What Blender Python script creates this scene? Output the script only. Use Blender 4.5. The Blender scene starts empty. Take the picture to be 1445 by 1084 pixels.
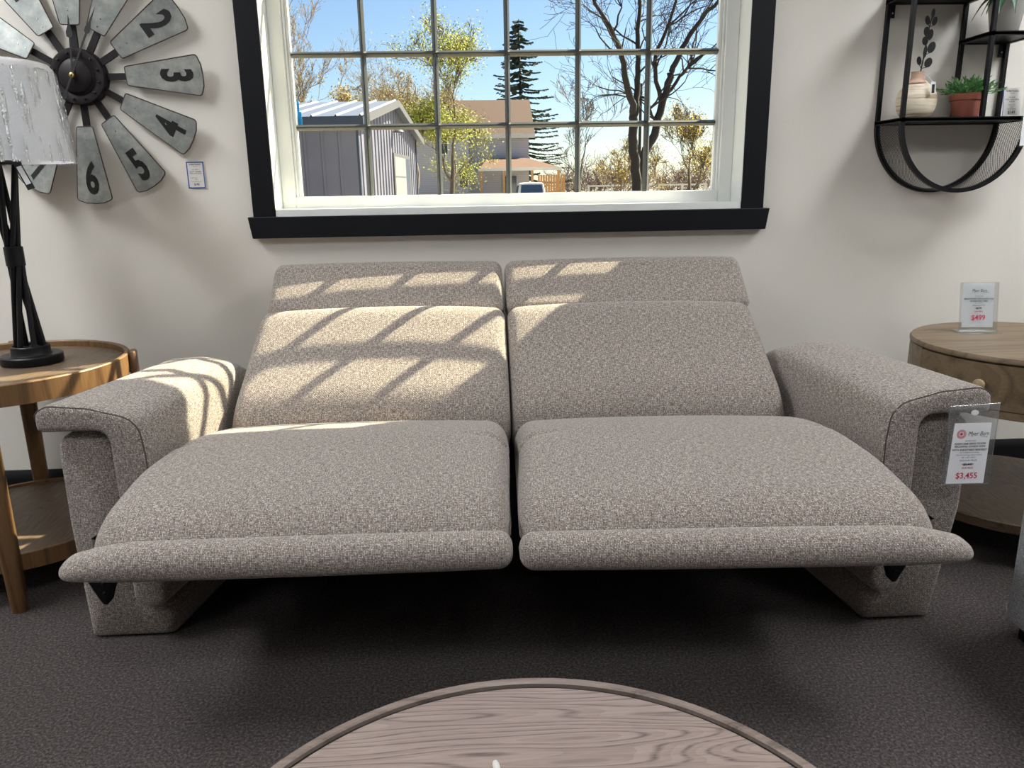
import bpy, bmesh, math, random
from math import sin, cos, pi, radians, sqrt
from mathutils import Vector, Matrix

SC = bpy.context.scene
COL = SC.collection

# ---------------------------------------------------------------- camera
def setup_camera():
    p, yaw, roll = radians(14.3779), radians(2.5270), radians(-0.9532)
    fwd = Vector((sin(yaw)*cos(p), cos(yaw)*cos(p), -sin(p)))
    r0 = Vector((cos(yaw), -sin(yaw), 0)); u0 = r0.cross(fwd)
    r = cos(roll)*r0 + sin(roll)*u0
    u = -sin(roll)*r0 + cos(roll)*u0
    cd = bpy.data.cameras.new('camera'); co = bpy.data.objects.new('camera', cd); COL.objects.link(co)
    cd.sensor_fit = 'HORIZONTAL'; cd.sensor_width = 36.0; cd.lens = 36.0*1085/1445
    cd.clip_start = 0.02; cd.clip_end = 400
    M = Matrix((( r.x, u.x, -fwd.x, -0.11831), (r.y, u.y, -fwd.y, -2.54589), (r.z, u.z, -fwd.z, 1.05), (0,0,0,1)))
    co.matrix_world = M
    SC.camera = co
setup_camera()

# ---------------------------------------------------------------- sky, sun, exposure
SUN = Vector((1.33, 1.0, 1.68)).normalized()
w = bpy.data.worlds.new('sky'); SC.world = w; w.use_nodes = True
nt = w.node_tree
sky = nt.nodes.new('ShaderNodeTexSky'); sky.sky_type = 'NISHITA'; sky.sun_disc = False
sky.sun_elevation = math.asin(SUN.z); sky.sun_rotation = math.atan2(SUN.x, SUN.y)
sky.air_density = 1.0; sky.dust_density = 0.35; sky.ozone_density = 3.0
bg = nt.nodes['Background']; bg.inputs['Strength'].default_value = 0.17
nt.links.new(sky.outputs['Color'], bg.inputs['Color'])
sd = bpy.data.lights.new('sun', 'SUN'); sd.energy = 31.0; sd.angle = radians(0.53); sd.color = (1.0, 0.89, 0.62)
so = bpy.data.objects.new('sun', sd); COL.objects.link(so)
so.rotation_euler = (-SUN).to_track_quat('-Z', 'Y').to_euler(); so.location = SUN*60
SC.view_settings.view_transform = 'Standard'; SC.view_settings.look = 'None'
SC.view_settings.exposure = 0.0; SC.view_settings.gamma = 1.0; SC.view_settings.use_curve_mapping = False
CEIL_LIGHTS = [  # x, y, width, depth, emission strength
    (-2.3, -1.05, 0.6, 1.2, 30), (2.3, -1.05, 0.6, 1.2, 28), (0.0, -3.0, 1.2, 0.6, 15), (-2.8, -3.4, 0.6, 1.2, 11), (2.8, -3.4, 0.6, 1.2, 11)]

# ---------------------------------------------------------------- materials
def new_mat(name):
    m = bpy.data.materials.new(name); m.use_nodes = True
    return m, m.node_tree, m.node_tree.nodes['Principled BSDF']
def nd(t, kind, **kw):
    n = t.nodes.new(kind)
    for k, v in kw.items():
        if k in n.inputs.keys() if hasattr(n.inputs, 'keys') else False: n.inputs[k].default_value = v
        else: setattr(n, k, v)
    return n
def rgba(c): return (c[0], c[1], c[2], 1.0)
def srgb(r, g, b):
    f = lambda v: (v/255/12.92) if v/255 <= 0.04045 else ((v/255+0.055)/1.055)**2.4
    return (f(r), f(g), f(b))
def math_n(t, op, a, b=None, c=None):
    n = t.nodes.new('ShaderNodeMath'); n.operation = op
    for i, v in enumerate((a, b, c)):
        if v is None: continue
        if hasattr(v, 'is_linked') or isinstance(v, bpy.types.NodeSocket): t.links.new(v, n.inputs[i])
        else: n.inputs[i].default_value = v
    return n.outputs[0]
def mix_c(t, fac, a, b):
    n = t.nodes.new('ShaderNodeMix'); n.data_type = 'RGBA'
    for sock, v in ((n.inputs[0], fac), (n.inputs[6], a), (n.inputs[7], b)):
        if isinstance(v, bpy.types.NodeSocket): t.links.new(v, sock)
        elif isinstance(v, (int, float)): sock.default_value = v
        else: sock.default_value = rgba(v)
    return n.outputs[2]
def coord(t, kind='Object', scale=(1,1,1), rot=(0,0,0)):
    c = t.nodes.new('ShaderNodeTexCoord'); m = t.nodes.new('ShaderNodeMapping')
    m.inputs['Scale'].default_value = scale; m.inputs['Rotation'].default_value = rot
    t.links.new(c.outputs[kind], m.inputs['Vector']); return m.outputs[0]
def noise(t, vec, scale, detail=3, rough=0.5, out='Fac'):
    n = t.nodes.new('ShaderNodeTexNoise'); n.inputs['Scale'].default_value = scale
    n.inputs['Detail'].default_value = detail; n.inputs['Roughness'].default_value = rough
    t.links.new(vec, n.inputs['Vector']); return n.outputs[out]
def ramp(t, fac, stops):
    n = t.nodes.new('ShaderNodeValToRGB'); t.links.new(fac, n.inputs[0])
    e = n.color_ramp.elements
    e[0].position, e[0].color = stops[0][0], rgba(stops[0][1])
    e[1].position, e[1].color = stops[-1][0], rgba(stops[-1][1])
    for p, c in stops[1:-1]:
        x = e.new(p); x.color = rgba(c)
    return n.outputs[0]
def bump(t, b, height, strength, dist):
    n = t.nodes.new('ShaderNodeBump'); n.inputs['Strength'].default_value = strength; n.inputs['Distance'].default_value = dist
    t.links.new(height, n.inputs['Height']); t.links.new(n.outputs[0], b.inputs['Normal'])

def plain(name, c, rough=0.5, metal=0.0, var=0.06, vscale=9.0, bumps=0.0, bscale=200, spec=None):
    m, t, b = new_mat(name)
    v = coord(t)
    f = noise(t, v, vscale, 4)
    lo = tuple(max(0, x*(1-var)) for x in c); hi = tuple(min(1, x*(1+var)) for x in c)
    t.links.new(ramp(t, f, [(0.3, lo), (0.7, hi)]), b.inputs['Base Color'])
    b.inputs['Roughness'].default_value = rough; b.inputs['Metallic'].default_value = metal
    if spec is not None: b.inputs['Specular IOR Level'].default_value = spec
    if bumps: bump(t, b, noise(t, v, bscale, 2), bumps, 0.002)
    return m

def fabric(name, dark, mid, light, p=0.0055, bstr=0.55):
    m, t, b = new_mat(name)
    uv = coord(t, 'UV')
    s = t.nodes.new('ShaderNodeSeparateXYZ'); t.links.new(uv, s.inputs[0])
    k = 2*pi/p
    su = math_n(t, 'SINE', math_n(t, 'MULTIPLY', s.outputs[0], k)); sv = math_n(t, 'SINE', math_n(t, 'MULTIPLY', s.outputs[1], k))
    prod = math_n(t, 'MULTIPLY', su, sv)
    sel = math_n(t, 'SMOOTH_MIN', math_n(t, 'MAXIMUM', math_n(t, 'MULTIPLY_ADD', prod, 1.6, 0.5), 0.0), 1.0, 0.05)
    n1 = noise(t, coord(t, 'UV', (85, 430, 1)), 1.0, 3, 0.65)
    n2 = noise(t, coord(t, 'UV', (430, 85, 1)), 1.0, 3, 0.65)
    cr = lambda f: ramp(t, f, [(0.33, dark), (0.5, mid), (0.68, light)])
    c = mix_c(t, sel, cr(n1), cr(n2))
    gap = math_n(t, 'MULTIPLY', math_n(t, 'ABSOLUTE', su), math_n(t, 'ABSOLUTE', sv))
    shade = math_n(t, 'MULTIPLY_ADD', gap, -0.8, 0.36)
    shade = math_n(t, 'MAXIMUM', shade, 0.0)
    c = mix_c(t, math_n(t, 'MULTIPLY', shade, 1.6), c, tuple(x*0.55 for x in dark))
    t.links.new(c, b.inputs['Base Color'])
    b.inputs['Roughness'].default_value = 0.9; b.inputs['Specular IOR Level'].default_value = 0.15
    b.inputs['Sheen Weight'].default_value = 0.25; b.inputs['Sheen Roughness'].default_value = 0.5
    h = math_n(t, 'ADD', math_n(t, 'MULTIPLY', prod, 0.5), math_n(t, 'MULTIPLY', n1, 1.2))
    bump(t, b, h, bstr, 0.0012)
    return m

def wood(name, dark, mid, light, axis=0, scale=1.0, rough=0.45, swirl=2.2, lines=22.0):
    m, t, b = new_mat(name)
    st = [7, 7, 7]; st[axis] = 0.7
    v = coord(t, 'Object', tuple(x*scale for x in st))
    big = noise(t, v, swirl, 1.5, 0.45)
    fr = math_n(t, 'FRACT', math_n(t, 'MULTIPLY', big, lines))
    ring = math_n(t, 'MAXIMUM', math_n(t, 'SUBTRACT', 1.0, math_n(t, 'MULTIPLY', math_n(t, 'ABSOLUTE', math_n(t, 'SUBTRACT', fr, 0.5)), 5.5)), 0.0)
    st2 = [230, 230, 230]; st2[axis] = 9.0
    fine = noise(t, coord(t, 'Object', tuple(x*scale for x in st2)), 1.0, 3, 0.6)
    st3 = [420, 420, 420]; st3[axis] = 26.0
    pore = noise(t, coord(t, 'Object', tuple(x*scale for x in st3)), 1.0, 2, 0.5)
    pm = math_n(t, 'MINIMUM', math_n(t, 'MAXIMUM', math_n(t, 'MULTIPLY_ADD', pore, 6.0, -2.3), 0.0), 1.0)
    base = ramp(t, math_n(t, 'ADD', math_n(t, 'MULTIPLY', fine, 0.75), math_n(t, 'MULTIPLY', fr, 0.22)), [(0.28, mid), (0.72, light)])
    dk = math_n(t, 'ADD', math_n(t, 'MULTIPLY', math_n(t, 'MULTIPLY', ring, math_n(t, 'MULTIPLY_ADD', pm, 0.7, 0.3)), 0.85), math_n(t, 'MULTIPLY', math_n(t, 'SUBTRACT', 1.0, pm), 0.12))
    t.links.new(mix_c(t, dk, base, dark), b.inputs['Base Color'])
    b.inputs['Roughness'].default_value = rough
    bump(t, b, math_n(t, 'SUBTRACT', fine, dk), 0.12, 0.001)
    return m

def clear(name, tint=(0.95, 0.97, 0.97), gloss=0.08, rough=0.05, streaks=False):
    m = bpy.data.materials.new(name); m.use_nodes = True; t = m.node_tree
    t.nodes.remove(t.nodes['Principled BSDF']); out = t.nodes['Material Output']
    tr = t.nodes.new('ShaderNodeBsdfTransparent'); tr.inputs[0].default_value = rgba(tint)
    gl = t.nodes.new('ShaderNodeBsdfGlossy'); gl.inputs['Roughness'].default_value = rough
    mx = t.nodes.new('ShaderNodeMixShader')
    lw = t.nodes.new('ShaderNodeLayerWeight'); lw.inputs['Blend'].default_value = 0.25
    f = math_n(t, 'MULTIPLY_ADD', lw.outputs['Fresnel'], 0.35, gloss)
    if streaks:
        s1 = noise(t, coord(t, 'Object', (60, 60, 3.5)), 1.0, 3, 0.6)
        s2 = noise(t, coord(t, 'Object', (22, 22, 16)), 1.0, 4, 0.7)
        h = math_n(t, 'ADD', s1, math_n(t, 'MULTIPLY', s2, 0.7))
        bn = t.nodes.new('ShaderNodeBump'); bn.inputs['Strength'].default_value = 1.0; bn.inputs['Distance'].default_value = 0.03
        t.links.new(h, bn.inputs['Height']); t.links.new(bn.outputs[0], gl.inputs['Normal'])
        st = math_n(t, 'MULTIPLY', math_n(t, 'GREATER_THAN', s1, 0.54), 0.5)
        f = math_n(t, 'ADD', f, st)
    t.links.new(f, mx.inputs[0]); t.links.new(tr.outputs[0], mx.inputs[1]); t.links.new(gl.outputs[0], mx.inputs[2])
    t.links.new(mx.outputs[0], out.inputs[0])
    return m

M = {}
def build_materials():
    M['wall'] = plain('wall_paint', srgb(220, 215, 207), 0.85, var=0.02, vscale=2, bumps=0.25, bscale=260)
    M['ceiling'] = plain('ceiling_paint', srgb(225, 222, 215), 0.9, var=0.02)
    m, t, b = new_mat('carpet'); v = coord(t)
    f = noise(t, v, 170, 4, 0.75); f2 = noise(t, v, 900, 2, 0.6)
    ff = math_n(t, 'ADD', math_n(t, 'MULTIPLY', f, 0.55), math_n(t, 'MULTIPLY', f2, 0.45))
    t.links.new(ramp(t, ff, [(0.34, srgb(40, 36, 38)), (0.5, srgb(88, 82, 82)), (0.66, srgb(160, 150, 145))]), b.inputs['Base Color'])
    b.inputs['Roughness'].default_value = 1.0; b.inputs['Specular IOR Level'].default_value = 0.05
    bump(t, b, ff, 1.0, 0.008); M['carpet'] = m
    M['black_trim'] = plain('black_painted_trim', srgb(9, 11, 17), 0.5, var=0.1, spec=0.25)
    M['black_base'] = plain('black_baseboard', srgb(8, 8, 10), 0.6, var=0.1, spec=0.2)
    M['white_vinyl'] = plain('white_vinyl', srgb(228, 230, 228), 0.35, var=0.015)
    M['muntin'] = plain('grille_paint', srgb(58, 60, 58), 0.45, var=0.04)
    M['glass'] = clear('window_glass', (0.97, 0.985, 0.985), 0.03, 0.0)
    M['acrylic'] = clear('clear_acrylic', (0.97, 0.98, 0.98), 0.06, 0.1)
    M['vinyl'] = clear('clear_vinyl', (0.94, 0.95, 0.96), 0.16, 0.3)
    M['wrap'] = clear('plastic_wrap', (0.96, 0.97, 0.98), 0.05, 0.14, streaks=True)
    M['sofa'] = fabric('taupe_weave', srgb(74, 64, 59), srgb(147, 136, 129), srgb(226, 217, 208), p=0.0066)
    M['grey_tweed'] = fabric('grey_tweed', srgb(105, 105, 112), srgb(160, 160, 166), srgb(215, 215, 218), p=0.007)
    M['piping'] = plain('seam_thread', srgb(70, 62, 58), 0.9)
    M['black_metal'] = plain('black_metal', srgb(10, 10, 14), 0.45, 0.0, var=0.15, spec=0.3)
    M['mech'] = plain('black_steel', srgb(14, 14, 17), 0.5, 0.4, var=0.2)
    M['chrome'] = plain('bright_steel', srgb(190, 190, 190), 0.25, 1.0)
    M['oak_warm'] = wood('warm_brown_wood', srgb(70, 47, 28), srgb(104, 75, 46), srgb(128, 97, 64), 2, 1.0, 0.45, 1.2, 5.0)
    M['oak_top'] = wood('brown_oak_tray', srgb(52, 40, 30), srgb(90, 73, 56), srgb(114, 96, 76), 1, 1.0)
    M['oak_dark'] = wood('umber_wood', srgb(78, 62, 46), srgb(108, 90, 68), srgb(130, 111, 88), 0, 0.8, 0.45, 1.2, 7.0)
    M['oak_grey'] = wood('greyed_oak', srgb(74, 61, 58), srgb(138, 121, 114), srgb(160, 143, 135), 0, 1.0, 0.4, 2.0, 26.0)
    M['oak_rim'] = wood('greyed_oak_rim', srgb(84, 72, 66), srgb(118, 103, 95), srgb(140, 125, 116), 0, 1.0, 0.4, 2.0, 6.0)
    m, t, b = new_mat('galvanised_sheet'); v = coord(t)
    f = noise(t, v, 26, 5, 0.65); f2 = noise(t, v, 5, 2)
    ff = math_n(t, 'ADD', math_n(t, 'MULTIPLY', f, 0.6), math_n(t, 'MULTIPLY', f2, 0.4))
    t.links.new(ramp(t, ff, [(0.3, srgb(124, 130, 131)), (0.5, srgb(164, 168, 165)), (0.7, srgb(206, 208, 203))]), b.inputs['Base Color'])
    b.inputs['Metallic'].default_value = 0.55; b.inputs['Roughness'].default_value = 0.42; M['galv'] = m
    M['rust_edge'] = plain('dark_rusty_edge', srgb(70, 52, 46), 0.7, var=0.4, vscale=60)
    M['clock_black'] = plain('dark_clock_metal', srgb(22, 16, 20), 0.5, 0.0, var=0.2, spec=0.3)
    M['black_ink'] = plain('black_ink', srgb(16, 15, 17), 0.6)
    M['grey_ink'] = plain('grey_ink', srgb(80, 80, 92), 0.6)
    M['red_ink'] = plain('red_ink', srgb(196, 40, 70), 0.6)
    M['paper'] = plain('white_paper', srgb(236, 236, 240), 0.7, var=0.01)
    M['paper_dull'] = plain('grey_white_paper', srgb(214, 210, 206), 0.7, var=0.01)
    M['blue'] = plain('blue_card_border', srgb(40, 88, 168), 0.6)
    M['tape'] = plain('blue_tape', srgb(20, 150, 220), 0.5)
    M['brass'] = plain('brass', srgb(200, 176, 110), 0.3, 1.0)
    M['shade'] = plain('shade_linen', srgb(238, 238, 240), 0.8, var=0.02)
    M['knob'] = wood('pale_knob_wood', srgb(120, 98, 72), srgb(156, 132, 102), srgb(178, 154, 124), 1, 3)
    M['terracotta'] = plain('terracotta', srgb(158, 92, 78), 0.8, var=0.12, vscale=30, bumps=0.2)
    M['soil'] = plain('dark_soil', srgb(48, 38, 30), 0.95, var=0.4, vscale=120)
    M['leaf'] = plain('grassy_leaf', srgb(98, 150, 88), 0.55, var=0.35, vscale=40)
    M['leaf_dark'] = plain('deep_green_leaf', srgb(52, 92, 60), 0.5, var=0.3, vscale=14)
    M['petal'] = plain('purple_petal', srgb(96, 44, 88), 0.6, var=0.25, vscale=30)
    M['sprig'] = plain('black_sprig', srgb(24, 24, 28), 0.6, var=0.2)
    m, t, b = new_mat('ceramic_cream_ridged'); v = coord(t, 'Object', (8, 8, 110))
    f = noise(t, v, 1.0, 3, 0.6)
    t.links.new(ramp(t, f, [(0.35, srgb(166, 140, 112)), (0.5, srgb(216, 203, 180)), (0.7, srgb(232, 222, 204))]), b.inputs['Base Color'])
    b.inputs['Roughness'].default_value = 0.55; bump(t, b, f, 0.5, 0.004); M['vase'] = m
    M['bare_clay'] = plain('bare_tan_clay', srgb(190, 158, 136), 0.7, var=0.1)
    M['grey_pot'] = plain('glossy_grey_pot', srgb(176, 174, 168), 0.25, var=0.03)
    # perforated metal band (woven wire: open between the wires)
    m = bpy.data.materials.new('black_wire_mesh'); m.use_nodes = True; t = m.node_tree; b = t.nodes['Principled BSDF']
    b.inputs['Base Color'].default_value = rgba(srgb(30, 29, 32)); b.inputs['Roughness'].default_value = 0.5
    uv = coord(t, 'UV'); s = t.nodes.new('ShaderNodeSeparateXYZ'); t.links.new(uv, s.inputs[0])
    a = math_n(t, 'ADD', s.outputs[0], s.outputs[1]); d = math_n(t, 'SUBTRACT', s.outputs[0], s.outputs[1])
    k = 2*pi/0.0085
    w1 = math_n(t, 'GREATER_THAN', math_n(t, 'SINE', math_n(t, 'MULTIPLY', a, k)), 0.55)
    w2 = math_n(t, 'GREATER_THAN', math_n(t, 'SINE', math_n(t, 'MULTIPLY', d, k)), 0.55)
    hole = math_n(t, 'MAXIMUM', w1, w2)
    t.links.new(hole, b.inputs['Alpha']); M['wire_mesh'] = m
    m, t, b = new_mat('light_panel'); b.inputs['Base Color'].default_value = (0.9, 0.9, 0.9, 1)
    b.inputs['Emission Color'].default_value = (0.95, 0.98, 1.0, 1); b.inputs['Emission Strength'].default_value = 16; M['lamp_panel'] = m
    # outdoors
    M['grass'] = plain('lawn_and_gravel', srgb(150, 146, 134), 0.95, var=0.3, vscale=1.2)
    m, t, b = new_mat('grey_rib_siding'); v = coord(t)
    b.inputs['Base Color'].default_value = rgba(srgb(92, 92, 104)); b.inputs['Roughness'].default_value = 0.5; M['shed_wall'] = m
    f = noise(t, v, 0.8, 3); t.links.new(ramp(t, f, [(0.3, srgb(92, 93, 112)), (0.7, srgb(106, 107, 124))]), b.inputs['Base Color'])
    M['shed_roof'] = plain('pale_steel_roof', srgb(72, 82, 108), 0.6, 0.0, var=0.04)
    M['shed_trim'] = plain('dark_blue_trim', srgb(44, 52, 74), 0.5)
    M['shed_trim_light'] = plain('pale_rake_trim', srgb(76, 76, 82), 0.5)
    M['shed_door'] = plain('white_garage_door', srgb(112, 114, 122), 0.5)
    m, t, b = new_mat('lap_siding'); v = coord(t, 'Object', (1, 1, 1))
    s = t.nodes.new('ShaderNodeSeparateXYZ'); t.links.new(v, s.inputs[0])
    f = math_n(t, 'FRACT', math_n(t, 'MULTIPLY', s.outputs[2], 8.0))
    t.links.new(ramp(t, f, [(0.0, srgb(130, 130, 146)), (0.2, srgb(160, 160, 174)), (1.0, srgb(172, 172, 184))]), b.inputs['Base Color'])
    b.inputs['Roughness'].default_value = 0.7; M['siding'] = m
    M['shingle'] = plain('brown_shingle', srgb(66, 44, 40), 0.9, var=0.15, vscale=6)
    M['shingle_tan'] = plain('tan_shingle', srgb(84, 58, 48), 0.9, var=0.12, vscale=6)
    M['white_trim'] = plain('house_trim', srgb(190, 188, 186), 0.6)
    M['dark_glass'] = plain('dark_glass', srgb(40, 54, 72), 0.12, var=0.1)
    M['suv_white'] = plain('white_car_paint', srgb(206, 208, 212), 0.25)
    M['suv_glass'] = plain('tinted_glass', srgb(58, 78, 104), 0.1)
    M['tail_red'] = plain('red_lens', srgb(190, 50, 54), 0.3)
    M['rubber'] = plain('black_rubber', srgb(26, 26, 28), 0.8)
    M['bark_dark'] = plain('dark_bark', srgb(34, 30, 31), 0.95, var=0.3, vscale=3)
    M['bark'] = plain('grey_brown_bark', srgb(92, 82, 72), 0.95, var=0.25, vscale=3)
    M['bark_pale'] = plain('pale_twig_bark', srgb(122, 108, 92), 0.95, var=0.25, vscale=3)
    M['bud_gold'] = plain('golden_buds', srgb(146, 128, 66), 0.8, var=0.25, vscale=2)
    M['bud_green'] = plain('fresh_yellow_green_leaf', srgb(140, 144, 46), 0.8, var=0.25, vscale=2)
    M['bud_yellow'] = plain('yellow_new_leaf', srgb(172, 152, 62), 0.8, var=0.2, vscale=2)
    M['needle'] = plain('dark_spruce_needle', srgb(44, 58, 48), 0.9, var=0.3, vscale=3)
    M['brush'] = plain('dry_brown_brush', srgb(108, 94, 92), 0.95, var=0.25, vscale=2)
    M['cedar'] = plain('orange_cedar', srgb(166, 126, 84), 0.8, var=0.15)
build_materials()

# ---------------------------------------------------------------- mesh building
ORG = {}
class MB:
    def __init__(s): s.v, s.f, s.uv, s.sm = [], [], {}, []
    def face(s, idx, uv=None, smooth=True):
        s.f.append(tuple(idx)); s.sm.append(smooth)
        if uv: s.uv[len(s.f)-1] = uv
    def box(s, x0, x1, y0, y1, z0, z1, mat=None):
        c = [Vector((x, y, z)) for z in (z0, z1) for y in (y0, y1) for x in (x0, x1)]
        if mat: c = [mat @ p for p in c]
        n = len(s.v); s.v += c
        for q in ((0,2,3,1), (4,5,7,6), (0,1,5,4), (2,6,7,3), (0,4,6,2), (1,3,7,5)): s.face([n+i for i in q], smooth=False)
        return s
    def loft(s, rings, closed=True, caps=True, uvs=True, smooth=True, wrap=False):
        n = len(s.v); k = len(rings[0]); m = len(rings)
        for r in rings: s.v += [Vector(p) for p in r]
        # metric uv
        vl = [0.0]
        for j in range(1, m): vl.append(vl[-1] + (Vector(rings[j][k//3]) - Vector(rings[j-1][k//3])).length)
        mid = rings[m//2]; ul = [0.0]
        for i in range(1, k+1): ul.append(ul[-1] + (Vector(mid[i % k]) - Vector(mid[i-1])).length)
        for j in range(m if wrap else m-1):
            j2 = (j+1) % m
            for i in range(k if closed else k-1):
                i2 = (i+1) % k
                s.face((n+j*k+i, n+j*k+i2, n+j2*k+i2, n+j2*k+i),
                       [(ul[i], vl[j]), (ul[i+1], vl[j]), (ul[i+1], vl[j2] if j2 else vl[j]+0.02), (ul[i], vl[j2] if j2 else vl[j]+0.02)] if uvs else None, smooth)
        if caps and closed and not wrap:
            s.face([n+i for i in range(k)][::-1], smooth=smooth); s.face([n+(m-1)*k+i for i in range(k)], smooth=smooth)
        return s
    def lathe(s, prof, c=(0,0,0), n=32, mat=None, caps=True):
        rings = []
        for r, z in prof:
            ring = [Vector((r*cos(2*pi*i/n), r*sin(2*pi*i/n), z)) for i in range(n)]
            if mat: ring = [mat @ p for p in ring]
            rings.append([p + Vector(c) for p in ring])
        return s.loft(rings, True, caps)
    def tube(s, pts, rad, n=8, closed=False, caps=True):
        pts = [Vector(p) for p in pts]; m = len(pts)
        if not hasattr(rad, '__len__'): rad = [rad]*m
        prev = None; rings = []
        for i, p in enumerate(pts):
            a = pts[(i+1) % m] if (closed or i+1 < m) else pts[i]
            b = pts[i-1] if (closed or i > 0) else pts[i]
            d = (a-b); d = d.normalized() if d.length > 1e-9 else Vector((0,0,1))
            if prev is None:
                u = d.orthogonal().normalized()
            else:
                u = prev - d*prev.dot(d); u = u.normalized() if u.length > 1e-6 else d.orthogonal().normalized()
            prev = u; w = d.cross(u)
            rings.append([p + (u*cos(2*pi*k/n) + w*sin(2*pi*k/n))*rad[i] for k in range(n)])
        return s.loft(rings, True, caps and not closed, wrap=closed)
    def prism(s, poly, d, mat=None, smooth=False):
        """poly in local xy, extruded along local z from 0 to d"""
        n = len(s.v); k = len(poly)
        P = [Vector((x, y, z)) for z in (0, d) for x, y in poly]
        if mat: P = [mat @ p for p in P]
        s.v += P
        s.face([n+i for i in range(k)][::-1], smooth=False); s.face([n+k+i for i in range(k)], smooth=False)
        for i in range(k):
            j = (i+1) % k; s.face((n+i, n+j, n+k+j, n+k+i), smooth=smooth)
        return s
    def build(s, name, mat, parent=None, bevel=0, subsurf=0, autosmooth=True, sharp=40):
        me = bpy.data.meshes.new(name)
        org = ORG.get(parent.name, Vector((0,0,0))) if parent else Vector((0,0,0))
        me.from_pydata([tuple(p - org) for p in s.v], [], s.f)
        me.update()
        bm = bmesh.new(); bm.from_mesh(me); bmesh.ops.recalc_face_normals(bm, faces=bm.faces); bm.to_mesh(me); bm.free()
        me.polygons.foreach_set('use_smooth', s.sm)
        ul = me.uv_layers.new(name='UVMap'); ud = ul.data
        for p in me.polygons:
            q = s.uv.get(p.index)
            if q:
                vi = list(p.vertices); src = s.f[p.index]
                for li, v in zip(p.loop_indices, vi): ud[li].uv = q[src.index(v)]
            else:
                nn = p.normal; ax = max(range(3), key=lambda a: abs(nn[a])); a, b = [(1,2), (0,2), (0,1)][ax]
                for li, v in zip(p.loop_indices, p.vertices):
                    co = me.vertices[v].co; ud[li].uv = (co[a], co[b])
        if autosmooth:
            try: me.set_sharp_from_angle(angle=radians(sharp))
            except Exception: pass
        o = bpy.data.objects.new(name, me); COL.objects.link(o)
        if mat is not None: me.materials.append(M[mat] if isinstance(mat, str) else mat)
        if bevel:
            b = o.modifiers.new('bevel', 'BEVEL'); b.width = bevel; b.segments = 2; b.limit_method = 'ANGLE'; b.angle_limit = radians(40)
        if subsurf:
            b = o.modifiers.new('sub', 'SUBSURF'); b.levels = subsurf; b.render_levels = subsurf
        if parent: o.parent = parent
        ORG[o.name] = org
        return o

def thing(name, label, cat, loc, group=None):
    o = bpy.data.objects.new(name, None); COL.objects.link(o); o.location = loc
    o.empty_display_size = 0.1; ORG[o.name] = Vector(loc)
    o['label'] = label; o['category'] = cat
    if group: o['group'] = group
    return o
def tag(o, label, cat, group=None):
    o['label'] = label; o['category'] = cat
    if group: o['group'] = group
    return o
def struct(o, label=None):
    o['kind'] = 'structure'
    if label: o['label'] = label
    return o

def round_poly(pts, rads, seg=6):
    out = []; n = len(pts)
    for i in range(n):
        p = Vector(pts[i]); a = Vector(pts[i-1]); b = Vector(pts[(i+1) % n]); r = rads[i] if hasattr(rads, '__len__') else rads
        d1 = (a-p); d2 = (b-p); l1, l2 = d1.length, d2.length; d1.normalize(); d2.normalize()
        ang = d1.angle(d2)
        if r <= 1e-6 or abs(ang-pi) < 0.02: out.append(tuple(p)); continue
        t = min(r/math.tan(ang/2), l1*0.49, l2*0.49); r2 = t*math.tan(ang/2)
        c = p + (d1+d2).normalized()*(r2/sin(ang/2)); s0 = p+d1*t-c; s1 = p+d2*t-c
        a0 = math.atan2(s0.y, s0.x); a1 = math.atan2(s1.y, s1.x); da = (a1-a0+pi) % (2*pi) - pi
        for k in range(seg+1):
            th = a0+da*k/seg; out.append((c.x+r2*cos(th), c.y+r2*sin(th)))
    return out
def resample(poly, step):
    out = []; n = len(poly)
    for i in range(n):
        a = Vector(poly[i]); b = Vector(poly[(i+1) % n]); k = max(1, int(round((b-a).length/step)))
        for j in range(k): out.append(tuple(a.lerp(b, j/k)))
    return out
def resample_n(poly, N):
    P = [Vector(p) for p in poly]; n = len(P); ac = [0.0]
    for i in range(n): ac.append(ac[-1] + (P[(i+1) % n]-P[i]).length)
    out = []; j = 0
    for k in range(N):
        s = ac[-1]*k/N
        while ac[j+1] < s: j += 1
        q = (s-ac[j])/max(1e-9, ac[j+1]-ac[j]); out.append(P[j].lerp(P[(j+1) % n], q))
    return out
def catmull(pts, per=8, closed=True):
    out = []; n = len(pts)
    P = [Vector(p) for p in pts]
    for i in range(n if closed else n-1):
        p0 = P[(i-1) % n] if closed or i > 0 else P[i]; p1 = P[i]; p2 = P[(i+1) % n]
        p3 = P[(i+2) % n] if closed or i+2 < n else P[(i+1) % n]
        for k in range(per):
            t = k/per
            out.append(0.5*((2*p1) + (p2-p0)*t + (2*p0-5*p1+4*p2-p3)*t*t + (3*p1-p0-3*p2+p3)*t**3))
    if not closed: out.append(P[-1])
    return out
def offset_in(poly, d):
    n = len(poly); P = [Vector(p) for p in poly]
    area = sum(P[i].x*P[(i+1) % n].y - P[(i+1) % n].x*P[i].y for i in range(n)); sg = 1 if area > 0 else -1
    out = []
    for i in range(n):
        t = (P[(i+1) % n]-P[i-1]); t = t.normalized() if t.length > 1e-9 else Vector((1, 0))
        nrm = Vector((-t.y, t.x))*sg
        out.append(P[i] + nrm*d)
    return out
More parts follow.
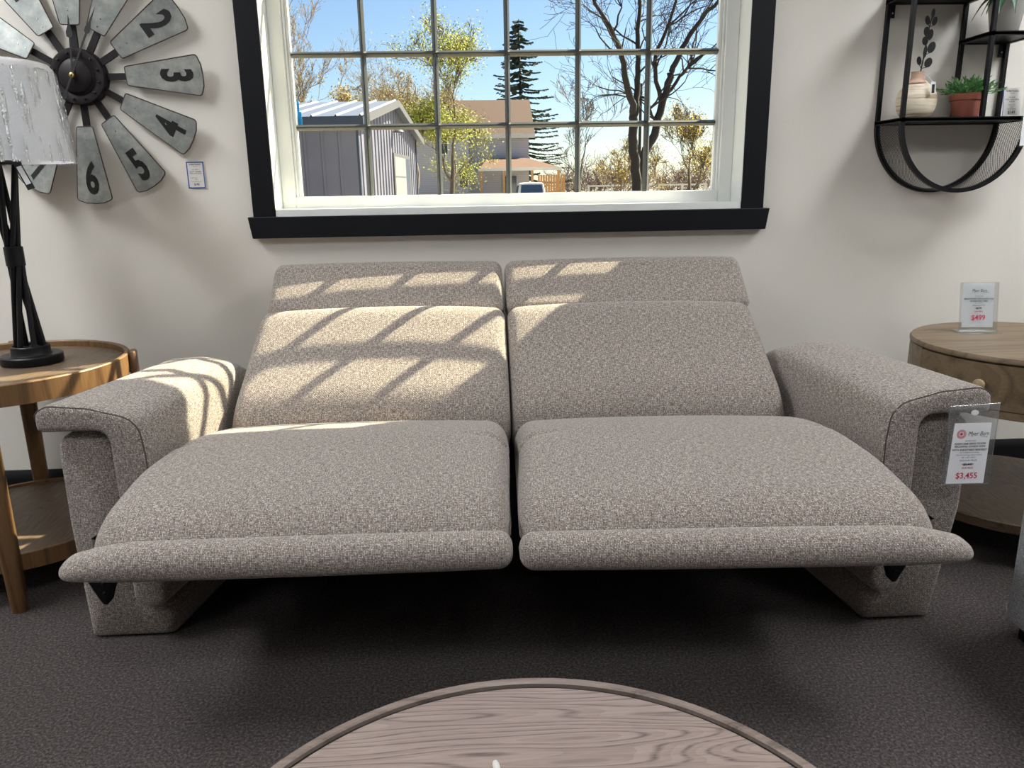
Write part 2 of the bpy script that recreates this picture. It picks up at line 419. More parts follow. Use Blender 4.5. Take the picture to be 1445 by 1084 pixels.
def pillow(mb, prof, xl, xr, endr=0.03, nmid=26, bulge=0.0, shift=None, weight=None, nend=7, warp=None):
    """prof: closed (y,z) outline, lofted along x between xl(y,z) and xr(y,z), rounded off at both ends"""
    W = xr(0, 0) - xl(0, 0) if callable(xl) else xr-xl
    fl = xl if callable(xl) else (lambda y, z: xl)
    fr = xr if callable(xr) else (lambda y, z: xr)
    st = []
    for k in range(nend): 
        a = pi/2*k/nend; st.append(((1-cos(a))*endr/W, endr*(1-sin(a))))
    e0 = endr/W
    for k in range(nmid+1): st.append((e0+(1-2*e0)*k/nmid, 0.0))
    for k in range(nend-1, -1, -1):
        a = pi/2*k/nend; st.append((1-(1-cos(a))*endr/W, endr*(1-sin(a))))
    rings = []
    for s_, ins in st:
        q = (1-(2*s_-1)**2); q = q**0.6 if q > 0 else 0
        pr = offset_in(prof, ins)
        if bulge:
            pb = offset_in([tuple(p) for p in pr], -bulge*q)
            if weight: pr = [a.lerp(b, weight(a.x, a.y)) for a, b in zip(pr, pb)]
            else: pr = pb
        ring = []
        for p in pr:
            x0, x1 = fl(p.x, p.y), fr(p.x, p.y)
            dy, dz = shift(s_) if shift else (0, 0)
            q3 = (x0+(x1-x0)*s_, p.x+dy, p.y+dz)
            ring.append(warp(s_, q3) if warp else q3)
        rings.append(ring)
    return mb.loft(rings)

def text_mesh(mb_list, s, size, origin, rx, up, align='CENTER', bold=0.0, xs=1.0, depth=0.0, shear=0.0):
    """adds lettering (built-in font) to the mesh builder; origin = anchor of the baseline"""
    cu = bpy.data.curves.new('lettering_tmp', 'FONT'); cu.body = s; cu.size = size; cu.align_x = align
    cu.offset = bold*size; cu.shear = shear; cu.resolution_u = 3; cu.extrude = depth
    ob = bpy.data.objects.new('lettering_tmp', cu); COL.objects.link(ob)
    dg = bpy.context.evaluated_depsgraph_get(); me = bpy.data.meshes.new_from_object(ob.evaluated_get(dg))
    nrm = Vector(rx).cross(Vector(up)); n = len(mb_list.v)
    for v in me.vertices: mb_list.v.append(Vector(origin) + Vector(rx)*v.co.x*xs + Vector(up)*v.co.y + nrm*v.co.z)
    for p in me.polygons: mb_list.face([n+i for i in p.vertices], smooth=False)
    bpy.data.objects.remove(ob); bpy.data.meshes.remove(me); bpy.data.curves.remove(cu)

def frame_of(o, rx, up):
    rx = Vector(rx).normalized(); up = Vector(up); up = (up - rx*up.dot(rx)).normalized(); n = rx.cross(up)
    return Matrix(((rx.x, up.x, n.x, o[0]), (rx.y, up.y, n.y, o[1]), (rx.z, up.z, n.z, o[2]), (0,0,0,1)))

# ================================================================ SETTING
def build_room():
    X0, X1, Y0, Z1 = -4.2, 4.2, -11.0, 2.75
    struct(MB().box(X0-.1, X1+.1, Y0-.1, 0.0, -0.12, 0).build('floor', 'carpet'))
    struct(MB().box(X0-.1, X1+.1, Y0-.1, 0.16, Z1, Z1+.1).build('ceiling', 'ceiling'))
    struct(MB().box(X0-.1, X0, Y0-.1, 0.16, 0, Z1).build('wall_left', 'wall'))
    struct(MB().box(X1, X1+.1, Y0-.1, 0.16, 0, Z1).build('wall_right', 'wall'))
    struct(MB().box(X0, X1, Y0-.1, Y0, 0, Z1).build('wall_front', 'wall'))
    # back wall with the window opening
    a, b, zb, zt = -0.752, 0.752, 0.97, 1.965
    mb = MB(); mb.box(X0, a, 0, 0.16, -.12, Z1); mb.box(b, X1, 0, 0.16, -.12, Z1); mb.box(a, b, 0, 0.16, -.12, zb); mb.box(a, b, 0, 0.16, zt, Z1)
    struct(mb.build('wall_back', 'wall'))
    mb = MB()
    prof = [(0, 0), (-.016, 0), (-.016, .115), (-.012, .13), (-.004, .142), (0, .142)]
    rings = [[(x, y, z) for y, z in prof] for x in (X0, X1)]
    mb.loft(rings, smooth=False); struct(mb.build('baseboard_back', 'black_base'))
    for i, (x, y, wx, wy, e) in enumerate(CEIL_LIGHTS):
        m = M['lamp_panel'].copy(); m.node_tree.nodes['Principled BSDF'].inputs['Emission Strength'].default_value = e
        t = thing('ceiling_light', ['white recessed ceiling light panel nearest the back wall on the left side', 'white recessed ceiling light panel nearest the back wall on the right side',
            'white ceiling light panel set crosswise in the middle of the room', 'white ceiling light panel at the far left of the room', 'white ceiling light panel at the far right of the room'][i], 'ceiling light', (x, y, Z1), 'ceiling light panels')
        f = MB()
        for q in ((x-wx/2-.03, x+wx/2+.03, y-wy/2-.03, y-wy/2), (x-wx/2-.03, x+wx/2+.03, y+wy/2, y+wy/2+.03), (x-wx/2-.03, x-wx/2, y-wy/2, y+wy/2), (x+wx/2, x+wx/2+.03, y-wy/2, y+wy/2)):
            f.box(*q, Z1-.02, Z1)
        f.build('frame', 'white_vinyl', t); MB().box(x-wx/2, x+wx/2, y-wy/2, y+wy/2, Z1-.012, Z1-.002).build('diffuser', m, t)

def build_window():
    GZ0, GZ1, GX = 1.0265, 1.9045, 0.683
    w = struct(bpy.data.objects.new('window_1', None)); COL.objects.link(w); w.location = (0, 0.1, 1.0265); ORG[w.name] = Vector(w.location)
    a, zb, zt = 0.752, 0.97, 1.965
    f = MB()
    # jamb liner (white) lines the opening
    for q in ((-a-.0, -a+.006, -.018, .16, zb, zt), (a-.006, a, -.018, .16, zb, zt), (-a, a, -.018, .16, zt-.006, zt), (-a, a, -.018, .16, zb, zb+.022)): f.box(*q)
    f.build('jamb', 'white_vinyl', w)
    def ring(mb, x, z0, z1, t, y0, y1):
        mb.box(-x, -x+t, y0, y1, z0, z1); mb.box(x-t, x, y0, y1, z0, z1); mb.box(-x+t, x-t, y0, y1, z0, z0+t); mb.box(-x+t, x-t, y0, y1, z1-t, z1)
    fr = MB(); ring(fr, a-.006, 0.985, zt-.006, .044, .082, .15); fr.build('frame', 'white_vinyl', w, bevel=.003)
    s1 = MB(); ring(s1, a-.05, 1.011, zt-.032, .008, .088, .125); s1.build('sash', 'white_vinyl', w, bevel=.002)
    s2 = MB(); ring(s2, GX+.012, GZ0-.012, GZ1+.012, .012, .094, .115); s2.build('glazing_bead', 'white_vinyl', w, bevel=.003)
    MB().box(-GX, GX, .112, .115, GZ0, GZ1).build('glass', 'glass', w)
    for i in range(-2, 3):
        x = i*.229; MB().loft([[(x-.009, .099, z), (x-.002, .086, z), (x+.002, .086, z), (x+.009, .099, z), (x+.009, .108, z), (x-.009, .108, z)] for z in (GZ0, GZ1)], smooth=False).build('muntin', 'muntin', w)
    for k in range(1, 4):
        z = GZ0+.2195*k; MB().loft([[(x, .0985, z-.009), (x, .0855, z-.002), (x, .0855, z+.002), (x, .0985, z+.009), (x, .1075, z+.009), (x, .1075, z-.009)] for x in (-GX, GX)], smooth=False).build('muntin', 'muntin', w)
    # black casing
    c = MB(); c.box(-.818, -.748, -.02, 0, .969, 2.03); struct(c.build('trim_1', 'black_trim', None, bevel=.002))
    c = MB(); c.box(.748, .822, -.02, 0, .969, 2.03); struct(c.build('trim_2', 'black_trim', None, bevel=.002))
    c = MB(); c.box(-.818, .822, -.0195, 0, 1.960, 2.03); struct(c.build('trim_3', 'black_trim', None, bevel=.002))
    c = MB(); c.prism([(-.832, .9705), (.838, .9705), (.828, .904), (-.822, .904)], .036, Matrix(((1,0,0,0),(0,0,-1,0),(0,1,0,0),(0,0,0,1)))); struct(c.build('trim_4', 'black_trim', None, bevel=.002))
    # two little strips of blue tape on the glass
    tp = MB(); tp.box(-.681, -.668, .110, .1118, 1.255, 1.296); tp.box(-.681, -.674, .110, .1118, 1.296, 1.33)
    tag(tp.build('tape_strip', 'tape'), 'small bright blue tape strip stuck on left edge of window glass', 'tape')

# ================================================================ SOFA
def build_sofa():
    t = thing('reclining_sofa', 'taupe woven fabric two-seat reclining sofa with raised footrests under the window', 'sofa', (-0.02, -0.5, 0))
    def pad(name, prof, xl, xr, **kw):
        mb = MB(); pillow(mb, prof, xl, xr, **kw); return mb.build(name, 'sofa', t, sharp=75)
    # headrests
    hp = resample(round_poly([(-.190, .652), (-.252, .692), (-.118, .812), (-.088, .824), (-.040, .80), (-.10, .64)], [.012, .022, .03, .03, .03, .02]), .012)
    for k, (x0, x1, sh) in enumerate(((-.752, -.036, lambda s: (.018*(1-s), 0)), (-.028, .722, lambda s: (-.004-.004*s, .0)))):
        pad('headrest', hp, x0, x1, endr=.03, bulge=.006, shift=sh)
    # back cushions
    bp = [tuple(p) for p in catmull([(-.215, .665), (-.252, .694), (-.288, .687), (-.345, .643), (-.405, .594), (-.47, .545), (-.522, .502), (-.552, .455), (-.555, .405), (-.53, .355), (-.44, .32), (-.30, .44), (-.19, .62)], 7)]
    for k, (xl, xr, sh) in enumerate((
        (lambda y, z: -.757-.036*max(0, min(1, (.69-z)/.30)), lambda y, z: -.034, None),
        (lambda y, z: -.030, lambda y, z: .705+.020*max(0, min(1, (.69-z)/.30)), lambda s: (-.012*s, 0)))):
        pad('back_cushion', bp, xl, xr, endr=.035, bulge=.016, shift=sh, weight=lambda y, z: max(0, min(1, (z-.40)/.12)))
    # seat cushions, each running out into the raised leg pad
    sp = [tuple(p) for p in catmull([(-.46, .36), (-.50, .405), (-.60, .448), (-.74, .469), (-.88, .464), (-1.0, .452), (-1.09, .436), (-1.145, .405), (-1.158, .37), (-1.12, .345), (-.9, .335), (-.6, .32), (-.48, .32)], 18)]
    def sm(a, b, y): 
        q = max(0, min(1, (y-a)/(b-a))); return q*q*(3-2*q)
    for k in range(2):
        if k == 0: xl, xr = (lambda y, z: -.80-.085*sm(-.50, -.95, y)), (lambda y, z: -.048-.014*sm(-.7, -1.1, y))
        else: xl, xr = (lambda y, z: -.026-.02*sm(-.7, -1.1, y)), (lambda y, z: .735+.045*sm(-.5, -.95, y))
        sh = (lambda s: (-.004*s, 0)) if k == 0 else (lambda s: (-.012-.035*s, 0))
        def crease(s, q):
            e = min(s, 1-s)*.8
            if q[2] < .40: return q
            f = math.exp(-((q[1]+.79-.10*e)/.011)**2)*max(0, 1-e/.12)
            return (q[0]-(.006*f if s > .5 else -.006*f), q[1], q[2]-.008*f)
        pad('seat_cushion', sp, xl, xr, warp=crease, endr=.05, bulge=.012, shift=sh, weight=lambda y, z: max(0, min(1, (z-.36)/.06)))
    # footrest rolls
    fp = [tuple(p) for p in catmull([(-1.148, .392), (-1.170, .405), (-1.200, .399), (-1.215, .379), (-1.214, .356), (-1.198, .341), (-1.165, .337), (-1.13, .345), (-1.125, .37)], 7)]
    for k in range(2):
        if k == 0: xl, xr = (lambda y, z: -.925), (lambda y, z: -.062)
        else: xl, xr = (lambda y, z: -.050), (lambda y, z: .822)
        def sh(s, k=k):
            e = s if k == 0 else 1-s
            return ((-.006*s if k == 0 else -.016-.04*s) + .015*max(0, 1-e/.15)**2, 0)
        def wp(s, q, k=k):
            e = s if k == 0 else 1-s
            f = 1-.48*max(0, 1-e/.16)**1.6; zb = .339
            return (q[0], q[1], zb+(q[2]-zb)*f)
        pad('footrest', fp, xl, xr, endr=.028, bulge=.003, shift=sh, warp=wp)
    # arms
    for sgn in (-1, 1):
        if sgn < 0: xo, xi, xb, yf = -1.108, -.872, -1.075, -.87
        else: xo, xi, xb, yf = 1.040, .800, .972, -.93
        d = -sgn                                    # towards the seat
        W = abs(xo-xi)
        # pad: an upside-down L seen from the front, stuffed; local u from outer (0) to inner (W); tapers and sinks towards the back
        tp = .10 if sgn < 0 else -.075; dw = -.018 if sgn < 0 else -.008; yk = -.42
        def run(y): return max(0, min(1, (y-yf)/(yk-yf)))
        def sink(y): return 0 if y < yk else .115*((y-yk)/(-.13-yk))**1.6
        def Lprof(Wx, q=0.0, h=0.0):
            pts = [(0, .535-h), (0, .583-h), (.03, .600-h), (Wx*.5, .592+.012*q-h), (Wx-.008, .562+.018*q-h), (Wx, .48-h), (Wx, .092), (Wx-.078, .092), (Wx-.08, .535-h)]
            return resample_n(round_poly(pts, [.012, .02, .03, .1, .06+.02*q, .05, .035, .035, .03], 8), 110)
        ye = -.155; tail = [(.05*(1-cos(a)), .05*sin(a)) for a in (pi/2*k/6 for k in range(1, 7))]
        ys = [yf, yf+.0015, yf+.006, yf+.014] + [yf+.014+(ye-yf-.014)*k/20 for k in range(1, 21)] + [ye+b for a, b in tail]
        rings = []
        for j, y in enumerate(ys):
            q = run(y)
            ins = [.014, .008, .003, 0][j] if j < 4 else (tail[j-len(ys)+6][0]*.72 if j >= len(ys)-6 else 0)
            pr = offset_in(Lprof(W+dw*q, q, sink(y)), ins)
            rings.append([(xo + tp*q + d*p.x, y, p.y) for p in pr])
        mb = MB(); mb.loft(rings); ap = mb.build('armrest_pad', 'sofa', t, sharp=75)
        # seam line on the front edge of the pad
        pr = offset_in(Lprof(W), .004)
        path = [(xo + d*p.x, yf+.006, p.y) for p in pr if p.y > .30 and not (p.x < W-.02 and p.y < .555)]
        MB().tube(path, .0022, 5).build('seam', 'piping', ap)
        # outer panel, set back a little
        z0 = .0
        def panel_ring(y, ins):
            h = sink(y); q = run(y); W_ = W+dw*q
            pts = [(abs(xb-xo)-.012, z0), (.012, .30), (.014, .528-h), (W_-.085, .528-h), (W_-.088, .098), (W_-.0, .088), (W_-.015, z0)]
            pr = resample_n(round_poly(pts, [.012, .2, .05, .04, .03, .03, .012], 5), 90)
            return [(xo + tp*q + d*p.x, y, p.y) for p in offset_in(pr, ins)]
        y1 = yf+.032
        rings = [panel_ring(y1+a, b) for a, b in ((0, .016), (.004, .007), (.012, .001), (.02, 0))] + [panel_ring(y1+.02+(-.09-y1-.02)*k/8, 0) for k in range(1, 9)] + [panel_ring(-.085, .008)]
        mb = MB(); mb.loft(rings); mb.build('arm_panel', 'sofa', t, sharp=75)
    # mechanism under the seats
    fr = MB(); fr.box(-.88, .79, -.62, -.56, .06, .30); fr.box(-.88, .79, -.66, -.62, .06, .085)
    fr.box(-.80, .71, -.12, -.08, .06, .50); fr.box(-.88, .79, -.60, -.10, .27, .31)
    fr.build('base_frame', 'mech', t)
    for x0 in (-.80, -.10, .0, .70):
        mb = MB(); mb.box(x0-.008, x0+.008, -1.10, -.58, .30, .32); mb.tube([(x0, -.60, .12), (x0, -.85, .22), (x0, -1.08, .31)], .009, 6); mb.build('lift_arm', 'mech', t)
    for xa, xb2 in ((-.83, -.10), (.0, .73)):
        MB().tube([(xa, -.98, .285), (xb2, -.98, .285)], .010, 8).build('crossbar', 'mech', t)
        mo = MB(); xm = (xa+xb2)/2-.06; mo.box(xm, xm+.16, -.74, -.67, .17, .235)
        mo = mo.build('motor', 'mech', t, bevel=.008); MB().box(xm+.055, xm+.115, -.742, -.739, .222, .231).build('label_plate', 'chrome', mo)
    for x, s, z in ((-.902, 1, .224), (.768, -1, .205)):
        mb = MB(); F = frame_of((x, -1.05, z), (s, 0, 0), (0, 0, 1))
        if s < 0: F = frame_of((x, -1.08, z), (s, 0, 0), (0, 0, 1))
        P = [(-.026, .09), (-.030, .055), (-.022, .035), (-.006, .002), (.004, 0), (.008, .014), (.020, .045), (.026, .09)]
        mb.prism(P, .03, F); br = mb.build('hinge_bracket', 'mech', t, bevel=.004)
        for zz in (.028, .05): MB().lathe([(.0045, -.003), (.0045, .0), (.002, .002), (0, .002)], n=10, mat=F @ Matrix.Translation((.002, zz, .031 if s > 0 else -.001))).build('bolt', 'black_metal', br)
    for x, y in ((-.55, -.59), (.03, -.59), (.5, -.59), (-.55, -.1), (.5, -.1)):
        MB().lathe([(.022, 0), (.022, .06)], (x, y, 0), 16).build('foot', 'mech', t)
    return t

# ================================================================ CARDS
def lines_on(parent, M4, lines, w):
    """lines: (text, size, y up from card bottom, material, bold, xscale)"""
    by = {}
    rx, up, n = M4.col[0].to_3d(), M4.col[1].to_3d(), M4.col[2].to_3d(); o = M4.col[3].to_3d()
    for L in lines:
        s, size, y, mat, bold, xs = L[:6]; xo = L[6] if len(L) > 6 else 0; shear = L[7] if len(L) > 7 else 0
        mb = by.setdefault(mat, MB())
        text_mesh(mb, s, size, o + up*y + n*.0007 + rx*xo, rx, up, 'CENTER', bold, xs, 0, shear)
    for mat, mb in by.items(): mb.build('lettering', mat, parent, autosmooth=False)

def card_clock():
    t = thing('price_card', 'white price card with blue border pinned to wall below the clock', 'price card', (-.987, -.004, 1.06))
    F = frame_of((-.987, -.003, 1.062), (1, 0, 0), (0, 0, 1))
    mb = MB(); mb.box(-.0265, .0265, 0, .080, -.002, .0005, F); c = mb.build('card', 'paper_dull', t)
    mb = MB()
    for q in ((-.0265, -.0235, 0, .08), (.0235, .0265, 0, .08), (-.0235, .0235, 0, .003), (-.0235, .0235, .077, .08)): mb.box(q[0], q[1], q[2], q[3], .0005, .0012, F)
    mb.build('border', 'blue', t)
    F2 = frame_of((-.987, -.0035, 1.062), (1, 0, 0), (0, 0, 1))
    lines_on(t, F2, [('Van Meer Furnishings', .0058, .070, 'black_ink', .02, .72), ('Furniture', .004, .0645, 'grey_ink', 0, .9), ('UTL-5067-N', .005, .055, 'black_ink', 0, .8), ('UTTLEY - WINDMILL', .005, .0485, 'black_ink', .01, .8),
        ('WALL CLOCK 30x30', .005, .0435, 'black_ink', .01, .8), ('Regular Price', .004, .0305, 'grey_ink', 0, .9, -.006), ('$249', .004, .0255, 'grey_ink', 0, .9), ('Our everyday low price', .004, .019, 'grey_ink', 0, .8), ('$190', .0095, .0085, 'black_ink', .02, .85)], .05)

def sofa_tag():
    t = thing('price_sign', 'clear plastic sleeve with white $3,455 price card hanging on right sofa arm', 'price sign', (.986, -.95, .375))
    F = frame_of((.986, -.950, .375), (1, -.02, .0), (0.02, .02, 1))
    mb = MB(); mb.prism(round_poly([(-.055, 0), (.053, 0), (.056, .19), (-.058, .185)], .003, 3), .0025, F); sl = mb.build('sleeve', 'vinyl', t)
    e = MB()
    for q in (((-.055, 0), (.053, 0)), ((.053, 0), (.056, .19)), ((-.058, .185), (.056, .19)), ((-.055, 0), (-.058, .185))):
        e.tube([F @ Vector((q[0][0], q[0][1], .0012)), F @ Vector((q[1][0], q[1][1], .0012))], .0009, 6)
    e.build('sleeve_edge', 'vinyl', t)
    hk = MB(); hk.lathe([(.006, 0), (.006, .0016)], n=16, mat=F @ Matrix.Translation((0, .170, .0028)) @ Matrix.Scale(1.4, 4, (1,0,0))); hk.build('hang_hole_grommet', 'white_vinyl', t)
    C = F @ Matrix.Translation((-.003, .003, .0035))
    mb = MB(); mb.prism([(-.045, 0), (.042, 0), (.044, .143), (-.040, .143)], .0006, C); mb.build('card', 'paper', t)
    T = C @ Matrix.Translation((0, 0, .0008))
    lines_on(t, T, [('Myer Barn', .014, .114, 'black_ink', 0, .8, .016, .3), ('furnishings', .004, .110, 'grey_ink', 0, .9, .030), ('ADVERTISED', .0045, .100, 'grey_ink', .0, 1),
        ('ELRAN 2068 SERIES POWER', .0062, .093, 'black_ink', .02, .95), ('RECLINING CONDO SOFA', .0062, .0865, 'black_ink', .02, .95), ('WITH ADJUSTABLE HEADREST', .0062, .0785, 'black_ink', .02, .95),
        ('also available as reclining', .0045, .073, 'grey_ink', 0, 1), ('sofa and reclining chaise in stock', .0045, .067, 'grey_ink', 0, 1), ('86" x 38" x 40"H', .0045, .061, 'grey_ink', 0, 1), ('REGULAR PRICE', .0055, .0535, 'grey_ink', 0, 1),
        ('$3,449', .0078, .0435, 'black_ink', .02, 1), ('OUR PRICE', .0052, .0355, 'red_ink', .02, 1), ('$3,455', .0195, .0125, 'red_ink', .012, .95)], .09)
    mb = MB(); mb.box(-.014, .014, .0458, .0466, 0, .0004, T); mb.build('strike_line', 'black_ink', t)
    # red round maple leaf seal
    sx, sy = -.0225, .1175
    mb = MB(); ring = []
    for r0, r1 in ((.0098, .0106), (.0056, .0062)):
        n0 = len(mb.v)
        for i in range(28):
            a = 2*pi*i/28; mb.v += [T @ Vector((sx+r0*cos(a), sy+r0*sin(a), .0004)), T @ Vector((sx+r1*cos(a), sy+r1*sin(a), .0004))]
        for i in range(28): j = (i+1) % 28; mb.face((n0+2*i, n0+2*i+1, n0+2*j+1, n0+2*j), smooth=False)
    for i in range(16):
        a = 2*pi*i/16; R = Matrix.Translation((sx+.0079*cos(a), sy+.0079*sin(a), 0)) @ Matrix.Rotation(a, 4, 'Z'); mb.box(-.0011, .0011, -.0008, .0008, .0001, .0004, T @ R)
    leaf = [(0, -1), (.08, -.45), (.55, -.55), (.45, -.3), (.9, .1), (.7, .2), (.75, .5), (.45, .4), (.4, .55), (.2, .35), (.25, .8), (.1, .7), (0, 1.0)]
    leaf += [(-x, y) for x, y in leaf[-2:0:-1]]
    mb.prism([(sx+x*.0043, sy+y*.0043) for x, y in leaf], .0004, T); mb.build('seal', 'red_ink', t)

def table_sign():
    t = thing('acrylic_sign_holder', 'clear acrylic stand with white $499 price card on the brown round table', 'price sign', (1.425, -.26, .59))
    rx = Vector((1, -.10, 0)).normalized(); bk = Vector((.10, 1, 0)).normalized()
    o = Vector((1.425, -.275, .593)); up = Vector((0, 0, 1)) + bk*.16
    F = frame_of(o, rx, up)
    a = MB(); a.prism(round_poly([(-.056, 0), (.056, 0), (.056, .152), (-.056, .152)], .002, 2), .003, F @ Matrix.Translation((0, 0, -.003))); a.build('panel', 'acrylic', t)
    b = MB(); b.prism([(-.056, 0), (.056, 0), (.056, .152), (-.056, .152)], .0015, F @ Matrix.Translation((0, 0, .0035))); b.build('front_sheet', 'acrylic', t)
    G = frame_of((o.x, o.y, .5905), rx, bk); c = MB(); c.box(-.058, .058, -.028, .055, 0, .003, G); c.build('foot', 'acrylic', t, bevel=.001)
    e = MB()
    for x in (-.056, .056): e.tube([F @ Vector((x, 0, 0)), F @ Vector((x, .152, 0))], .0016, 6)
    e.tube([F @ Vector((-.058, .002, 0)), F @ Vector((.058, .002, 0))], .0022, 6); e.build('edge', 'acrylic', t)
    C = F @ Matrix.Translation((-.003, .014, .0008)); p = MB(); p.box(-.047, .047, 0, .136, 0, .0006, C); p.build('card', 'paper', t)
    T = C @ Matrix.Translation((0, 0, .0042))
    lines_on(t, T, [('Myer Barn', .013, .108, 'black_ink', 0, .8, 0, .3), ('furnishings', .0038, .106, 'grey_ink', 0, .9, .022), ('ADVERTISED', .0045, .0945, 'grey_ink', 0, 1), ('MEADOWOOD TOWN 26 INCH OAK', .0058, .0855, 'black_ink', .02, .9), ('ROUND END TABLE', .0058, .0785, 'black_ink', .02, 1),
        ('26 x 26 x 24 H', .004, .0735, 'grey_ink', 0, 1), ('REGULAR PRICE', .0052, .066, 'grey_ink', 0, 1), ('$699', .0078, .056, 'black_ink', .02, 1), ('OUR PRICE', .005, .047, 'red_ink', .02, 1), ('$499', .022, .0225, 'red_ink', .012, .95)], .09)
    mb = MB(); mb.box(-.011, .011, .0585, .0593, 0, .0004, T); mb.build('strike_line', 'black_ink', t)

# ================================================================ CLOCK
def build_clock():
    cx, cz = -1.293, 1.391
    t = thing('windmill_wall_clock', 'large galvanised windmill wall clock with dark hub on wall left of the window', 'clock', (cx, 0, cz))
    for h in range(1, 13):
        a = pi/2 - h*2*pi/12; rx = Vector((cos(a), 0, sin(a))); tg = Vector((-sin(a), 0, cos(a)))  # radial, tangential
        F = Matrix(((rx.x, tg.x, 0, cx), (0, 0, -1, 0), (rx.z, tg.z, 0, cz), (0,0,0,1)))
        if F.determinant() < 0: pass
        sp = MB(); sp.box(.05, .165, -.0095, .0095, .012, .020, F); sp.build('spoke', 'clock_black', t)
        # blade, pitched like a windmill vane and slightly dished
        tilt = Matrix.Rotation(radians(9), 4, 'X')
        B = F @ Matrix.Translation((0, 0, .030)) @ tilt
        out = round_poly([(.143, -.026), (.358, -.058), (.368, -.03), (.370, 0), (.368, .03), (.358, .058), (.143, .026)], [.006, .010, 0, 0, 0, .010, .006], 3)
        mb = MB(); n = len(out)
        mb.prism(out, .0022, B); bl = mb.build('blade', 'galv', t)
        ed = MB(); ed.tube([B @ Vector((x, y, .0012)) for x, y in out], .0019, 5, closed=True); ed.build('edge', 'rust_edge', bl)
        rv = MB()
        for r in (.158, .182): rv.lathe([(.0001, .0028), (.0022, .0025), (.0025, .002)], n=8, mat=B @ Matrix.Translation((r, 0, 0)))
        rv.build('rivet', 'chrome', bl)
        outward = h in (9, 10, 11, 12, 1, 2, 3)
        up = (B.to_3x3() @ Vector((1, 0, 0))) * (1 if outward else -1); rr = (B.to_3x3() @ Vector((0, -1, 0))) * (1 if outward else -1)
        lt = MB(); base = .250 if outward else .338
        text_mesh(lt, str(h), .128, B @ Vector((base, 0, .0031)), rr, up, 'CENTER', .034, .66 if h < 10 else .5)
        lt.build('numeral', 'black_ink', bl, autosmooth=False)
    F = Matrix(((1, 0, 0, cx), (0, 0, -1, 0), (0, 1, 0, cz), (0,0,0,1)))
    mb = MB(); mb.lathe([(.081, .0), (.081, .030), (.078, .034), (.056, .036), (.053, .034), (.050, .036), (.047, .046), (.036, .052), (.0, .053)], n=56, mat=F); hub = mb.build('hub', 'clock_black', t)
    for i in range(12):
        a = 2*pi*(i+.5)/12; bo = MB(); bo.lathe([(.0042, .034), (.0042, .038), (.002, .040), (0, .0402)], n=10, mat=F @ Matrix.Translation((.066*cos(a), .066*sin(a), 0)))
        bo.build('bolt', 'clock_black', hub)
    for ang, L, wd, zz, nm in ((radians(63), .205, .0075, .062, 'minute_hand'), (radians(86), .165, .0095, .057, 'hour_hand')):
        H = F @ Matrix.Rotation(ang, 4, 'Z') @ Matrix.Translation((0, 0, zz))
        m = L*.62
        P = [(-.02, -.003), (m, -.0022), (m+.004, -wd*.9), (m+.016, -wd), (m+.035, -.003), (L, 0), (m+.035, .003), (m+.016, wd), (m+.004, wd*.9), (m, .0022), (-.02, .003)]
        if nm == 'minute_hand': P = [(-.072, -.006), (-.058, -.0065), (-.05, -.003)] + P[1:-1] + [(-.05, .003), (-.058, .0065), (-.072, .006)]
        mb = MB(); mb.prism(P, .0018, H); mb.build(nm, 'black_ink', t)
    mb = MB(); mb.lathe([(.007, .05), (.007, .066), (.0035, .068), (.003, .072), (0, .0725)], n=16, mat=F); mb.build('spindle_cap', 'brass', t)

